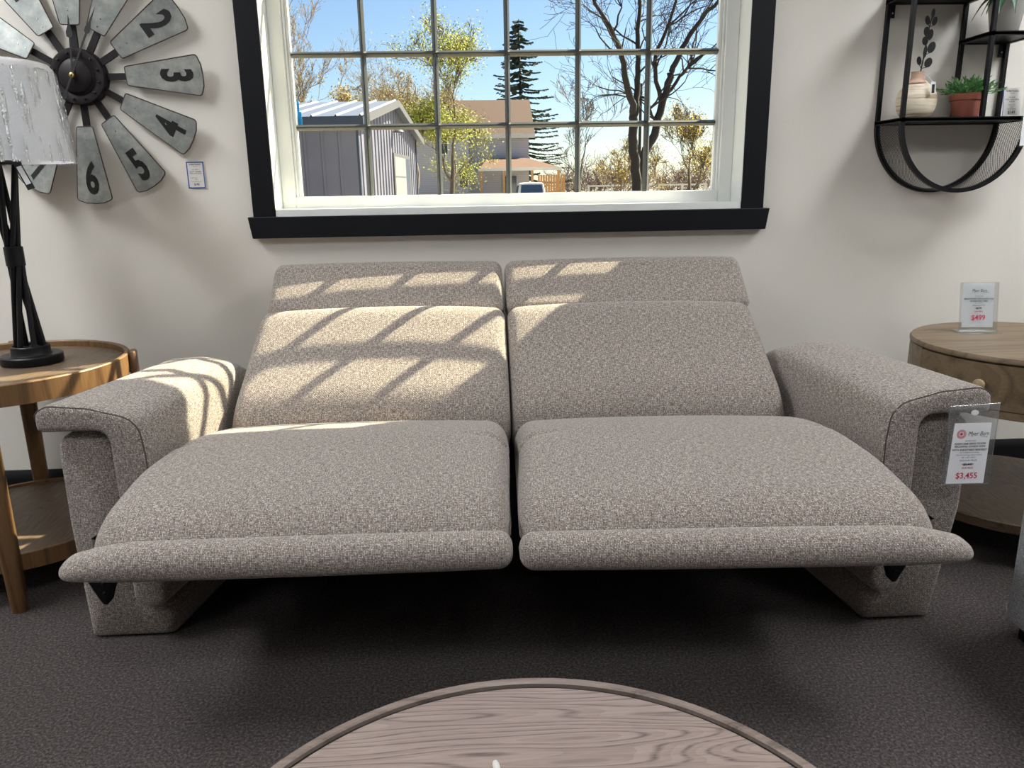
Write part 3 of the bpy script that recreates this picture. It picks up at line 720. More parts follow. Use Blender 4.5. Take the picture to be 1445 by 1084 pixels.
# ================================================================ LEFT TABLE + LAMP
def build_left_table():
    cx, cy, R = -1.45, -.39, .326
    t = thing('round_end_table', 'round brown wood tray-top end table with black lamp, left of the sofa', 'table', (cx, cy, 0))
    mb = MB(); mb.lathe([(R-.008, .568), (R-.008, .582)], (cx, cy, 0), 64); mb.build('tray_top', 'oak_top', t)
    mb = MB(); mb.lathe([(R-.014, .545), (R, .545), (R, .598), (R-.003, .601), (R-.011, .601), (R-.014, .598)], (cx, cy, 0), 72, caps=False)
    k = 72; n = len(mb.v)
    for i in range(k): j = (i+1) % k; mb.face((i, j, n-k+j, n-k+i))
    mb.build('rim', 'oak_warm', t)
    mb = MB(); mb.lathe([(.29, .118), (.29, .138)], (cx, cy, 0), 64); mb.build('lower_shelf', 'oak_top', t)
    mb = MB(); mb.lathe([(.288, .100), (.300, .100), (.300, .145), (.298, .147), (.292, .147), (.289, .145)], (cx, cy, 0), 72, caps=False); n = len(mb.v)
    for i in range(72): j = (i+1) % 72; mb.face((i, j, n-72+j, n-72+i))
    mb.build('shelf_rim', 'oak_warm', t)
    for a in (-68, 18, 112, 198):
        a = radians(a); d = Vector((cos(a), sin(a), 0)); s = Vector((-sin(a), cos(a), 0))
        rings = []
        for z, h, r0, r1 in ((0, .018, .300, .338), (.02, .019, .300, .340), (.14, .021, .300, .345), (.545, .026, R-.03+.028, R+.020), (.60, .026, R-.0, R+.020), (.604, .024, R+.003, R+.017)):
            pr = round_poly([(r0, -h), (r1, -h), (r1, h), (r0, h)], .009, 3)
            rings.append([Vector((cx, cy, z)) + d*x + s*y for x, y in pr])
        mb = MB(); mb.loft(rings); mb.build('leg', 'oak_warm', t)
    # lamp
    lx, ly, z0 = -1.400, -.32, .583
    l = thing('table_lamp', 'black rod table lamp with plastic-wrapped white shade on left end table', 'lamp', (lx, ly, z0))
    mb = MB(); mb.lathe([(.078, 0), (.080, .003), (.080, .022), (.077, .025), (.052, .025), (.050, .028), (.050, .048), (.047, .051), (.044, .051), (.043, .044), (0, .044)], (lx, ly, z0), 48); mb.build('base', 'black_metal', l)
    top = z0+.555
    for i in range(6):
        a0 = 2*pi*i/6+.25; a1 = a0+radians(165)
        p0 = Vector((lx+.036*cos(a0), ly+.036*sin(a0), z0+.042)); p1 = Vector((lx+.044*cos(a1), ly+.044*sin(a1), top))
        # the rods cross tightly inside the collar
        pm = Vector((lx+.015*cos((a0+a1)/2), ly+.015*sin((a0+a1)/2), z0+.30))
        MB().tube([p0, pm, p1], .0072, 10).build('rod', 'black_metal', l)
    mb = MB(); mb.lathe([(.022, z0+.275), (.024, z0+.277), (.024, z0+.327), (.022, z0+.329)], (lx, ly, 0), 28); mb.build('collar', 'black_metal', l)
    mb = MB(); mb.lathe([(.052, top-.008), (.054, top-.006), (.054, top+.004), (.05, top+.006), (.012, top+.008), (.012, top+.05)], (lx, ly, 0), 28); mb.build('socket_plate', 'black_metal', l)
    sz0, sz1, r0, r1 = 1.136, 1.386, .184, .158
    sx = lx
    pr = [(r0, sz0), (r1+.006, sz1-.012), (r1-.004, sz1)]; inn = [(r1-.008, sz1-.002), (r0-.004, sz0)]
    mb = MB(); mb.lathe(pr+inn+[(r0, sz0)], (sx, ly, 0), 64, caps=False); mb.build('shade', 'shade', l)
    mb = MB(); rnd = random.Random(4); rings = []
    for k in range(13):
        q = k/12; r = (r0+.005)*(1-q)+(r1+.008)*q; z = sz0-.004+(sz1+.003-sz0)*q
        if k == 12: r -= .02; z += .003
        rings.append([(sx+(r+.0035*sin(i*1.9)*cos(i*.7+q*3)+rnd.uniform(0, .002))*cos(2*pi*i/90), ly+(r+.0035*sin(i*1.9)*cos(i*.7+q*3)+rnd.uniform(0, .002))*sin(2*pi*i/90), z) for i in range(90)])
    mb.loft(rings, True, False); o = mb.build('plastic_wrap', 'wrap', l, autosmooth=False); o['label'] = 'clear shiny plastic wrap over the shade'
    F = frame_of((lx+.082, ly-.08, 1.098), (.42, -.1, -.90), (.80, .5, .40))
    mb = MB(); mb.prism([(-.044, -.009), (.044, -.009), (.044, .009), (-.044, .009)], .001, F @ Matrix.Translation((0, .02, 0))); tg_ = mb.build('hang_tag', 'black_ink', l)
    mb = MB(); mb.prism([(-.02, -.006), (.030, -.006), (.030, .006), (-.02, .006)], .0008, F @ Matrix.Translation((0, .02, .001))); mb.build('tag_label', 'paper', tg_)
    MB().tube([F @ Vector((-.05, .02, 0)), Vector((lx+.045, ly-.05, 1.145))], .0012, 5).build('tag_string', 'black_ink', l)

# ================================================================ WALL SHELF + CONTENTS
SHZ = 1.235
def build_shelf():
    x0, x1, xm, yb, yf = 1.181, 1.575, 1.428, -.008, -.155
    t = thing('wall_shelf', 'black metal wall shelf with rounded wire mesh bottom, right of the window', 'shelf', (1.378, 0, SHZ))
    r = .0065
    def post(pts, nm='post'): 
        mb = MB()
        for a, b in zip(pts[:-1], pts[1:]):
            a, b = Vector(a), Vector(b); lo = Vector((min(a.x, b.x)-r, min(a.y, b.y)-r, min(a.z, b.z)-r)); hi = Vector((max(a.x, b.x)+r, max(a.y, b.y)+r, max(a.z, b.z)+r))
            mb.box(lo.x, hi.x, lo.y, hi.y, lo.z, hi.z)
        return mb.build(nm, 'black_metal', t, bevel=.0015)
    ztop = 1.88
    for x in (x0, xm, x1):
        for y in (yb, yf):
            post([(x, y, SHZ), (x, y, ztop if x != xm else 1.80)])
    for z, a, b in ((SHZ-.007, x0, x1), (1.585, x0, xm), (1.468, xm, x1), (ztop, x0, x1)):
        mb = MB(); mb.box(a-r, b+r, yf-r, yb+r, z-.004, z+.003); mb.box(a-r, b+r, yf-r, yf+r, z-.007, z+.006); mb.box(a-r, b+r, yb-r, yb+r, z-.007, z+.006)
        mb.box(a-r, a+r, yf+r, yb-r, z-.007, z+.006); mb.box(b-r, b+r, yf+r, yb-r, z-.007, z+.006)
        mb.build('board', 'black_metal', t)
    cx, a, bz = (x0+x1)/2, (x1-x0)/2, .208
    arc = [(cx-a*cos(pi*i/40), SHZ-.01-bz*sin(pi*i/40)) for i in range(41)]
    for y in (yb, yf):
        rings = []
        for i, (x, z) in enumerate(arc):
            d = Vector((x-cx, z-SHZ)); nx, nz = d.x/a**2, d.y/bz**2; l = sqrt(nx*nx+nz*nz) or 1; nx, nz = nx/l, nz/l
            rings.append([(x+nx*s1*r, y+s2*r, z+nz*s1*r) for s1, s2 in ((-1, -1), (1, -1), (1, 1), (-1, 1))])
        mb = MB(); mb.loft(rings, smooth=False); mb.build('hoop', 'black_metal', t)
    mb = MB(); n = 0; L = 0
    for i, (x, z) in enumerate(arc):
        if i: L += (Vector(arc[i])-Vector(arc[i-1])).length
        mb.v += [Vector((x, yf+r, z)), Vector((x, yb-r, z))]
        if i: mb.face((2*i-2, 2*i-1, 2*i+1, 2*i), [(L0, 0), (L0, .134), (L, .134), (L, 0)])
        L0 = L
    mb.build('mesh_band', 'wire_mesh', t)
    for x, z in ((x0+.014, 1.562), (x1-.014, 1.445)):
        mb = MB(); mb.box(x-.009, x+.009, -.006, -.003, z-.022, z+.022); p = mb.build('hanger_plate', 'black_metal', t)
        mb = MB(); mb.lathe([(.0035, 0), (.0035, .004), (0, .005)], n=10, mat=Matrix(((1,0,0,x),(0,0,-1,-.005),(0,1,0,z-.008),(0,0,0,1)))); mb.build('screw', 'chrome', p)
    # vase
    top = SHZ-.001
    vx, vy = 1.258, -.085
    v = thing('ceramic_vase', 'round flattened cream ridged vase with bare tan neck, left on wall shelf', 'vase', (vx, vy, top))
    prof = [(.030, 0), (.050, .010), (.060, .030), (.064, .052), (.060, .075), (.048, .093), (.032, .105), (.024, .112), (.020, .120), (.0205, .135), (.021, .138), (.017, .138), (.016, .12)]
    mb = MB(); mb.lathe(prof[:8], (vx, vy, top), 40, Matrix.Scale(.55, 4, (0, 1, 0))); mb.build('body', 'vase', v)
    mb = MB(); mb.lathe(prof[6:], (vx-.004, vy, top), 32, Matrix.Scale(.7, 4, (0, 1, 0)), caps=False); mb.build('neck', 'bare_clay', v)
    F = frame_of((1.283, vy-.040, top+.088), (1, 0, 0.05), (-.05, 0, 1)); mb = MB(); mb.box(-.0075, .0075, -.019, .016, 0, .001, F); g = mb.build('hang_tag', 'paper', v); mb = MB(); mb.box(-.0035, .0045, -.016, .009, .001, .0016, F); mb.build('tag_print', 'black_ink', g)
    MB().tube([(1.283, vy-.040, top+.103), (1.272, vy-.02, top+.125), (1.262, vy-.008, top+.137)], .0009, 5).build('tag_string', 'paper', v)
    # sprig
    s = thing('leaf_sprig', 'upright black round-leaf sprig standing in the cream vase', 'branch', (vx, vy, top+.13))
    stem = [(vx-.002, vy, top+.09), (1.262, vy, 1.375), (1.266, vy, 1.412), (1.270, vy, 1.452), (1.272, vy, 1.485), (1.279, vy, 1.528)]
    path = catmull(stem, 6, False); MB().tube(path, [.0022-.0008*i/(len(path)-1) for i in range(len(path))], 6).build('stem', 'sprig', s)
    for lx, lz, an, Wd, L in ((1.2792, 1.5367, .06, .0105, .026), (1.2641, 1.5171, -.25, .0135, .027), (1.2863, 1.5149, .2, .0145, .026), (1.2657, 1.4854, -.2, .0175, .029), (1.2777, 1.4773, .12, .0155, .031),
        (1.2633, 1.4595, -.15, .0165, .026), (1.2856, 1.4413, .3, .0215, .034), (1.2669, 1.4294, .05, .0105, .036), (1.2511, 1.4034, -.2, .0135, .026), (1.2807, 1.398, .3, .0215, .029)):
        F = Matrix.Translation((lx, vy-.004, lz)) @ Matrix.Rotation(an, 4, 'Y') @ Matrix.Rotation(radians(-25), 4, 'Z')
        mb = MB(); n = 16; ring = [(Wd/2*sin(2*pi*i/n), -L/2*cos(2*pi*i/n)) for i in range(n)]
        mb.v += [F @ Vector((x, .0010+.12*abs(x), z)) for x, z in ring] + [F @ Vector((x*.97, -.0008+.12*abs(x), z*.98)) for x, z in ring]
        mb.face(list(range(n))); mb.face([n+i for i in range(n)][::-1])
        for i in range(n): k = (i+1) % n; mb.face((i, k, n+k, n+i))
        foot = F @ Vector((0, 0, -L/2)); near = min(path, key=lambda q: (Vector(q)-Vector((foot.x, vy, foot.z-.006))).length)
        mb.tube([near, foot, F @ Vector((0, -.001, -L*.2))], .0010, 5); mb.build('leaf', 'sprig', s)
    # potted grass
    px, py = 1.418, -.085
    p = thing('potted_plant', 'small spiky green plant in terracotta pot on the wall shelf', 'potted plant', (px, py, top))
    mb = MB(); mb.lathe([(.034, 0), (.036, .002), (.043, .052), (.047, .053), (.048, .056), (.049, .070), (.047, .072), (.043, .072), (.042, .06)], (px, py, top), 36); mb.build('pot', 'terracotta', p)
    mb = MB(); mb.lathe([(.0005, .066), (.043, .064)], (px, py, top), 24); mb.build('soil', 'soil', p)
    rnd = random.Random(7); mb = MB()
    for i in range(170):
        az = rnd.uniform(0, 2*pi); el = rnd.uniform(.12, 1.45); L = rnd.uniform(.040, .074)*(.75+.35*cos(el))
        d = Vector((cos(az)*cos(el)*1.05, sin(az)*cos(el)*.8, sin(el)*.9)); b = Vector((px, py, top+.066))+Vector((cos(az), sin(az), 0))*rnd.uniform(0, .03)
        # each shoot is a stem with short spiky leaves near the tip
        tip = b+d*L; mb.tube([b, b+d*L*.6+Vector((0, 0, .004)), tip], [.0011, .001, .0006], 4, caps=False)
        for k in range(5):
            q = rnd.uniform(.5, 1); o = b.lerp(tip, q); e = (d+Vector((rnd.uniform(-1, 1), rnd.uniform(-1, 1), rnd.uniform(-.6, 1)))*.8).normalized()*rnd.uniform(.012, .02)
            sd_ = e.cross(Vector((rnd.uniform(-1, 1), rnd.uniform(-1, 1), 1))).normalized()*.0024; n = len(mb.v)
            mb.v += [o, o+e*.5+sd_, o+e, o+e*.5-sd_]; mb.face((n, n+1, n+2, n+3), smooth=False)
    mb.build('foliage', 'leaf', p)
    # flower pot above
    fx, fy, fz = 1.508, -.085, 1.471+.0035
    q = thing('potted_flower', 'grey glossy pot with broad green leaves and purple bloom on upper shelf board', 'potted plant', (fx, fy, fz))
    mb = MB(); mb.lathe([(.034, 0), (.037, .003), (.051, .085), (.053, .09), (.05, .09), (.048, .08)], (fx, fy, fz), 36); mb.build('pot', 'grey_pot', q)
    rnd = random.Random(3)
    for i in range(11):
        az = 2*pi*i/11+rnd.uniform(-.2, .2); L = rnd.uniform(.07, .11); Wd = rnd.uniform(.03, .042); mb = MB(); n = 8; dr = rnd.uniform(.035, .07)
        c = Vector((cos(az), sin(az)*.7, 0)); sd_ = Vector((-sin(az), cos(az), 0)); base = Vector((fx, fy, fz+.085))
        for k in range(n+1):
            s_ = k/n; pos = base + c*L*s_ + Vector((0, 0, .04*sin(pi*s_*.8) - dr*s_*s_)); wv = Wd/2*sin(pi*min(1, s_*.9+.08))*(1-s_**4)
            mb.v += [pos+sd_*wv+Vector((0, 0, .004)), pos, pos-sd_*wv+Vector((0, 0, .004))]
        for k in range(n):
            for u in (0, 1): mb.face((3*k+u, 3*k+u+1, 3*k+4+u, 3*k+3+u))
        mb.build('leaf', 'leaf_dark', q)
    mb = MB()
    for i in range(14):
        a = 2.4*i; r = .006+.0022*i; mb.lathe([(.001, -.01), (.011, -.004), (.013, .004), (.008, .011), (.001, .013)], (fx-.012+r*cos(a), fy-.02+r*sin(a), fz+.128+.02*cos(i)), 8)
    mb.build('bloom', 'petal', q)
    # $149 card
    c = thing('price_card', 'small white $149 price card in clear stand on the wall shelf, beside terracotta pot', 'price card', (1.53, -.118, SHZ))
    F = frame_of((1.541, -.122, top+.004), (1, 0, 0), (0, .12, 1))
    mb = MB(); mb.box(-.028, .028, 0, .083, -.002, 0, F); mb.build('stand', 'acrylic', c); mb = MB(); mb.box(-.0275, .0275, .001, .082, .0002, .0008, F); mb.build('card', 'paper_dull', c)
    mb = MB(); mb.box(-.028, -.0262, 0, .083, .0008, .0012, F); mb.build('border', 'blue', c)
    lines_on(c, F @ Matrix.Translation((0, 0, .0008)), [('Van Meer Furnishings', .0065, .071, 'black_ink', .02, .72), ('Furniture', .0045, .065, 'grey_ink', 0, .9), ('UTL-22097', .0052, .0525, 'black_ink', .0, .9), ('UTTLEY - BLACK METAL', .0052, .046, 'black_ink', .01, .8), ('SHELVES', .0052, .040, 'black_ink', .01, .9),
        ('Regular Price', .0045, .0305, 'grey_ink', 0, .9), ('$199', .0045, .0245, 'grey_ink', 0, .9), ('OUR PRICE', .0052, .018, 'grey_ink', 0, 1), ('$149', .0125, .0055, 'black_ink', .01, .9)], .05)
    # clear sleeve hanging on the shelf front
    s = thing('sign_sleeve', 'clear plastic sign sleeve with white card hanging off right front of wall shelf', 'price sign', (1.58, -.18, 1.15))
    F = frame_of((1.603, -.172, 1.143), (1, -.05, 0), (.03, .0, 1)); mb = MB(); mb.box(-.062, .062, 0, .19, 0, .002, F); mb.build('sleeve', 'acrylic', s, bevel=.001)
    mb = MB(); mb.box(-.056, .056, .004, .16, .0022, .003, F); mb.build('card', 'paper', s)

# ================================================================ RIGHT TABLE
def build_right_table():
    cx, cy, R = 1.511, -.411, .328
    t = thing('drum_end_table', 'round brown wood drum end table with one drawer, right of the sofa', 'table', (cx, cy, 0))
    mb = MB(); mb.lathe([(0, .574), (R-.003, .574), (R, .577), (R, .585), (R-.004, .590), (0, .590)], (cx, cy, 0), 96); mb.build('top', 'oak_dark', t)
    Rb = R-.002; a0, a1 = radians(177), radians(251)
    def shell(b0, b1, r, th, z0, z1, n=40):
        rings = []
        for i in range(n+1):
            a = b0+(b1-b0)*i/n
            rings.append([(cx+rr*cos(a), cy+rr*sin(a), z) for rr, z in ((r-th, z0), (r, z0), (r, z1), (r-th, z1))])
        return MB().loft(rings, smooth=True)
    shell(a1+.006, a0+2*pi-.006, Rb, .03, .425, .574, 60).build('body', 'oak_dark', t)
    shell(a0, a1, Rb-.02, .02, .425, .574).build('drawer_recess', 'black_ink', t)
    dr = shell(a0+.007, a1-.007, Rb+.001, .018, .449, .5705).build('drawer', 'oak_dark', t)
    shell(a0, a1, Rb, .03, .425, .446).build('drawer_rail', 'oak_dark', t)
    mb = MB(); mb.lathe([(0, .424), (Rb-.005, .424), (Rb-.005, .430), (0, .430)], (cx, cy, 0), 64); mb.build('underside', 'oak_dark', t)
    ak = radians(214); k = Vector((cx+(Rb)*cos(ak), cy+Rb*sin(ak), .514)); n = Vector((cos(ak), sin(ak), 0))
    F = frame_of(k, Vector((-sin(ak), cos(ak), 0)), (0, 0, 1))
    if (F.to_3x3() @ Vector((0, 0, 1))).dot(n) < 0: F = frame_of(k, Vector((sin(ak), -cos(ak), 0)), (0, 0, 1))
    mb = MB(); mb.lathe([(.006, 0), (.006, .008), (.013, .013), (.016, .019), (.014, .025), (.007, .029), (0, .030)], n=24, mat=F); mb.build('knob', 'knob', dr)
    mb = MB(); mb.lathe([(0, .100), (R-.02, .100), (R-.016, .104), (R-.016, .128), (R-.02, .132), (0, .132)], (cx, cy, 0), 80); mb.build('lower_shelf', 'oak_top', t)
    for a in (195, 105, 15, 285):
        a = radians(a); rr = R-.045
        mb = MB(); mb.lathe([(.016, 0), (.022, .424)], (cx+rr*cos(a), cy+rr*sin(a), 0), 20); mb.build('leg', 'oak_dark', t)

def build_ottoman():
    t = thing('upholstered_chair', 'grey tweed upholstered chair cut off by the right edge of the photo', 'chair', (1.6, -1.4, 0))
    pr = resample(round_poly([(0, 0.045), (0, .455), (.04, .505), (.16, .505), (.20, .46), (.20, .045)], [.01, .12, .04, .05, .06, .01], 6), .03)
    rings = []
    y0, y1 = -.965, -1.75
    for q, ins in ((0, .03), (.006, .016), (.016, .006), (.03, 0)) : rings.append([(1.105+p.x, y0-q, p.y) for p in offset_in(pr, ins)])
    for k in range(1, 12): rings.append([(1.105+p[0], y0-.03+(y1-y0+.06)*k/12, p[1]) for p in pr])
    for q, ins in ((.03, 0), (.016, .006), (.006, .016), (0, .03)): rings.append([(1.105+p.x, y1+q, p.y) for p in offset_in(pr, ins)])
    mb = MB(); mb.loft(rings); a = mb.build('armrest', 'grey_tweed', t, sharp=75)
    mb = MB(); mb.loft([[(x+.75, y, z) for x, y, z in r] for r in rings]); mb.build('armrest', 'grey_tweed', t, sharp=75)
    mb = MB(); mb.box(1.31, 1.85, -1.70, -1.0, .06, .30); mb.build('seat_base', 'grey_tweed', t, bevel=.03)
    mb = MB(); mb.box(1.315, 1.845, -1.72, -1.15, .30, .44); mb.build('seat_cushion', 'grey_tweed', t, bevel=.05)
    mb = MB(); mb.box(1.315, 1.845, -1.16, -.975, .30, .49); mb.build('backrest', 'grey_tweed', t, bevel=.06)
    for x, y in ((1.16, -1.02), (1.16, -1.68), (2.0, -1.02), (2.0, -1.68)):
        MB().box(x-.025, x+.025, y-.025, y+.025, 0, .05).build('foot', 'black_metal', t)

def build_coffee_table():
    cx, cy, R = -.073, -2.010, .382
    t = thing('coffee_table', 'round greyed oak coffee table with thin raised rim in the foreground', 'table', (cx, cy, 0))
    mb = MB(); mb.lathe([(0, .362), (R-.019, .362), (R-.019, .3965), (0, .3965)], (cx, cy, 0), 96); mb.build('tabletop', 'oak_grey', t)
    mb = MB(); mb.lathe([(R-.012, .350), (R, .350), (R, .398), (R-.002, .400), (R-.010, .400), (R-.012, .398)], (cx, cy, 0), 120, caps=False); n = len(mb.v); k = 120
    for i in range(k): j = (i+1) % k; mb.face((i, j, n-k+j, n-k+i))
    mb.build('rim', 'oak_rim', t)
    mb = MB(); mb.lathe([(R-.0195, .366), (R-.0115, .366), (R-.0115, .3925), (R-.0195, .3925), (R-.0195, .366)], (cx, cy, 0), 96, caps=False); mb.build('groove_shade', 'black_ink', t)  # black filler ring, paints the shade in the gap inside the rim
    for a in (40, 140, 220, 320):
        a = radians(a); p = (cx+.27*cos(a), cy+.27*sin(a)); mb = MB(); mb.lathe([(.02, 0), (.026, .362)], (p[0], p[1], 0), 20); mb.build('leg', 'oak_rim', t)
    mb = MB(); p0 = Vector((-.112, -1.785, .401)); p1 = Vector((-.096, -1.89, .401)); d = (p1-p0).normalized()
    mb.tube([p0, p0+d*.002, p0+d*.006, p0+d*.10], [.0012, .0032, .0042, .0044], 12); tag(mb.build('white_stick', 'paper_dull'), 'white round-tipped stick lying on the coffee table at bottom edge of photo', 'stick')

# ================================================================ OUTDOORS
GZ = -.5
def build_ground():
    struct(MB().box(-70, 90, .3, 130, GZ-.2, GZ).build('ground', 'grass'))

def build_shed():
    A = Vector((-3.04, 18.0, 0)); g = Vector((.077, 1, 0)).normalized(); l = Vector((-1, .077, 0)).normalized()   # gable direction, eave direction
    D, L, ze, zp = 10.0, 16.0, 2.82, 3.66
    t = thing('metal_shed', 'grey ribbed metal shed with pale steel roof seen through window, on the left', 'shed', (A.x-3, A.y+4, GZ))
    P = lambda u, v, z: A + g*u + l*v + Vector((0, 0, z))
    mb = MB()
    def quad(*q):
        n = len(mb.v); mb.v += list(q); mb.face([n+i for i in range(len(q))], smooth=False)
    quad(P(0, 0, GZ), P(0, L, GZ), P(0, L, ze), P(0, 0, ze)); quad(P(0, 0, GZ), P(0, 0, ze), P(D/2, 0, zp), P(D, 0, ze), P(D, 0, GZ))
    quad(P(D, 0, GZ), P(D, L, GZ), P(D, L, ze), P(D, 0, ze)); quad(P(0, L, GZ), P(0, L, ze), P(D/2, L, zp), P(D, L, ze), P(D, L, GZ))
    # standing ribs
    def rib(p, q, nrm, along, h=.035, w_=.05):
        n = len(mb.v)
        for e in (p, q): mb.v += [e-along*w_, e-along*w_*.4+nrm*h, e+along*w_*.4+nrm*h, e+along*w_]
        for i in range(3): mb.face((n+i, n+i+1, n+5+i, n+4+i), smooth=False)
    for i in range(1, 22):
        u = D*i/22; zt = ze+(zp-ze)*(1-abs(u-D/2)/(D/2)); rib(P(u, 0, GZ), P(u, 0, zt), -l, g)
    for i in range(1, 36): v = L*i/36; rib(P(0, v, GZ), P(0, v, ze), -g, l)
    mb.build('wall', 'shed_wall', t, autosmooth=False)
    rf = MB(); ov = .28
    n1 = (Vector((0, 0, 1))*(D/2) - g*(zp-ze)).normalized()
    for s_ in (0, 1):
        u0 = -ov if s_ == 0 else D+ov; zz = ze-ov*(zp-ze)/(D/2)
        a, b, c, d = P(u0, -ov, zz+.05), P(u0, L, zz+.05), P(D/2, L, zp+.05), P(D/2, -ov, zp+.05); n = len(rf.v)
        rf.v += [a, b, c, d] + [p-Vector((0, 0, .06)) for p in (a, b, c, d)]
        for q in ((0,1,2,3), (4,5,6,7), (0,1,5,4), (1,2,6,5), (2,3,7,6), (3,0,4,7)): rf.face([n+i for i in q], smooth=False)
        for i in range(0, 27):
            v = -ov+.1+i*.61; p, q = P(u0, v, zz+.05), P(D/2, v, zp+.05); n = len(rf.v); w_ = l*.03
            rf.v += [p-w_, p+Vector((0, 0, .05)), p+w_, q-w_, q+Vector((0, 0, .05)), q+w_]
            rf.face((n, n+1, n+4, n+3), smooth=False); rf.face((n+1, n+2, n+5, n+4), smooth=False)
    rf.build('roof', 'shed_roof', t, autosmooth=False)
    gt = MB(); p = [P(-ov-.02, v, z) for v in (-ov, L) for z in (ze-.22, ze-.02)]
    q = [x-g*.12 for x in p]; n = 0; gt.v += p+q
    for f in ((0,1,3,2), (4,6,7,5), (0,4,5,1), (2,3,7,6), (0,2,6,4), (1,5,7,3)): gt.face(f, smooth=False)
    gt.build('gutter', 'shed_trim', t, autosmooth=False)
    rk = MB()
    for s_ in (0, 1):
        u0 = -ov if s_ == 0 else D+ov; zz = ze-ov*(zp-ze)/(D/2); e0, e1 = P(u0, -ov-.02, zz+.06), P(D/2, -ov-.02, zp+.06); n = len(rk.v)
        rk.v += [e0, e1, e1-Vector((0, 0, .2)), e0-Vector((0, 0, .2))]; rk.v += [x+l*.05 for x in rk.v[n:n+4]]
        for f in ((0,1,2,3), (4,5,6,7), (0,1,5,4), (2,3,7,6), (0,3,7,4), (1,2,6,5)): rk.face([n+i for i in f], smooth=False)
    rk.build('rake_trim', 'shed_trim_light', t, autosmooth=False)
    def panel(u0, u1, z0, z1, out, name, mat, par=t):
        m = MB(); c = [P(u, 0, z)-l*o for o in (out-.06, out) for u, z in ((u0, z0), (u1, z0), (u1, z1), (u0, z1))]; m.v += c
        for f in ((0,1,2,3), (4,5,6,7), (0,1,5,4), (1,2,6,5), (2,3,7,6), (3,0,4,7)): m.face(f, smooth=False)
        return m.build(name, mat, par, autosmooth=False)
    panel(0, .12, GZ, ze, .045, 'corner_trim', 'shed_trim'); panel(D-.12, D, GZ, ze, .045, 'corner_trim', 'shed_trim')
    d = panel(4.95, 8.2, GZ, 2.16, .05, 'door_surround', 'shed_trim_light'); d = panel(5.1, 7.2, GZ, 2.05, .055, 'garage_door', 'shed_door'); panel(7.2, 8.1, GZ, 2.05, .056, 'side_door', 'shed_trim')
    ps = MB()
    for k in range(1, 4):
        c = [P(u, 0, GZ+k*.64+dz)-l*.062 for u, dz in ((5.1, 0), (7.2, 0), (7.2, .03), (5.1, .03))]; n = len(ps.v); ps.v += c; ps.face((n, n+1, n+2, n+3), smooth=False)
    ps.build('panel_joint', 'shed_trim_light', d, autosmooth=False)
    lm = MB(); c = P(5.2, 0, 2.80)-l*.02; lm.lathe([(.0, .10), (.12, .08), (.20, 0), (.20, -.02)], tuple(c-l*.15), 16); lm.build('yard_light', 'shed_trim', t)

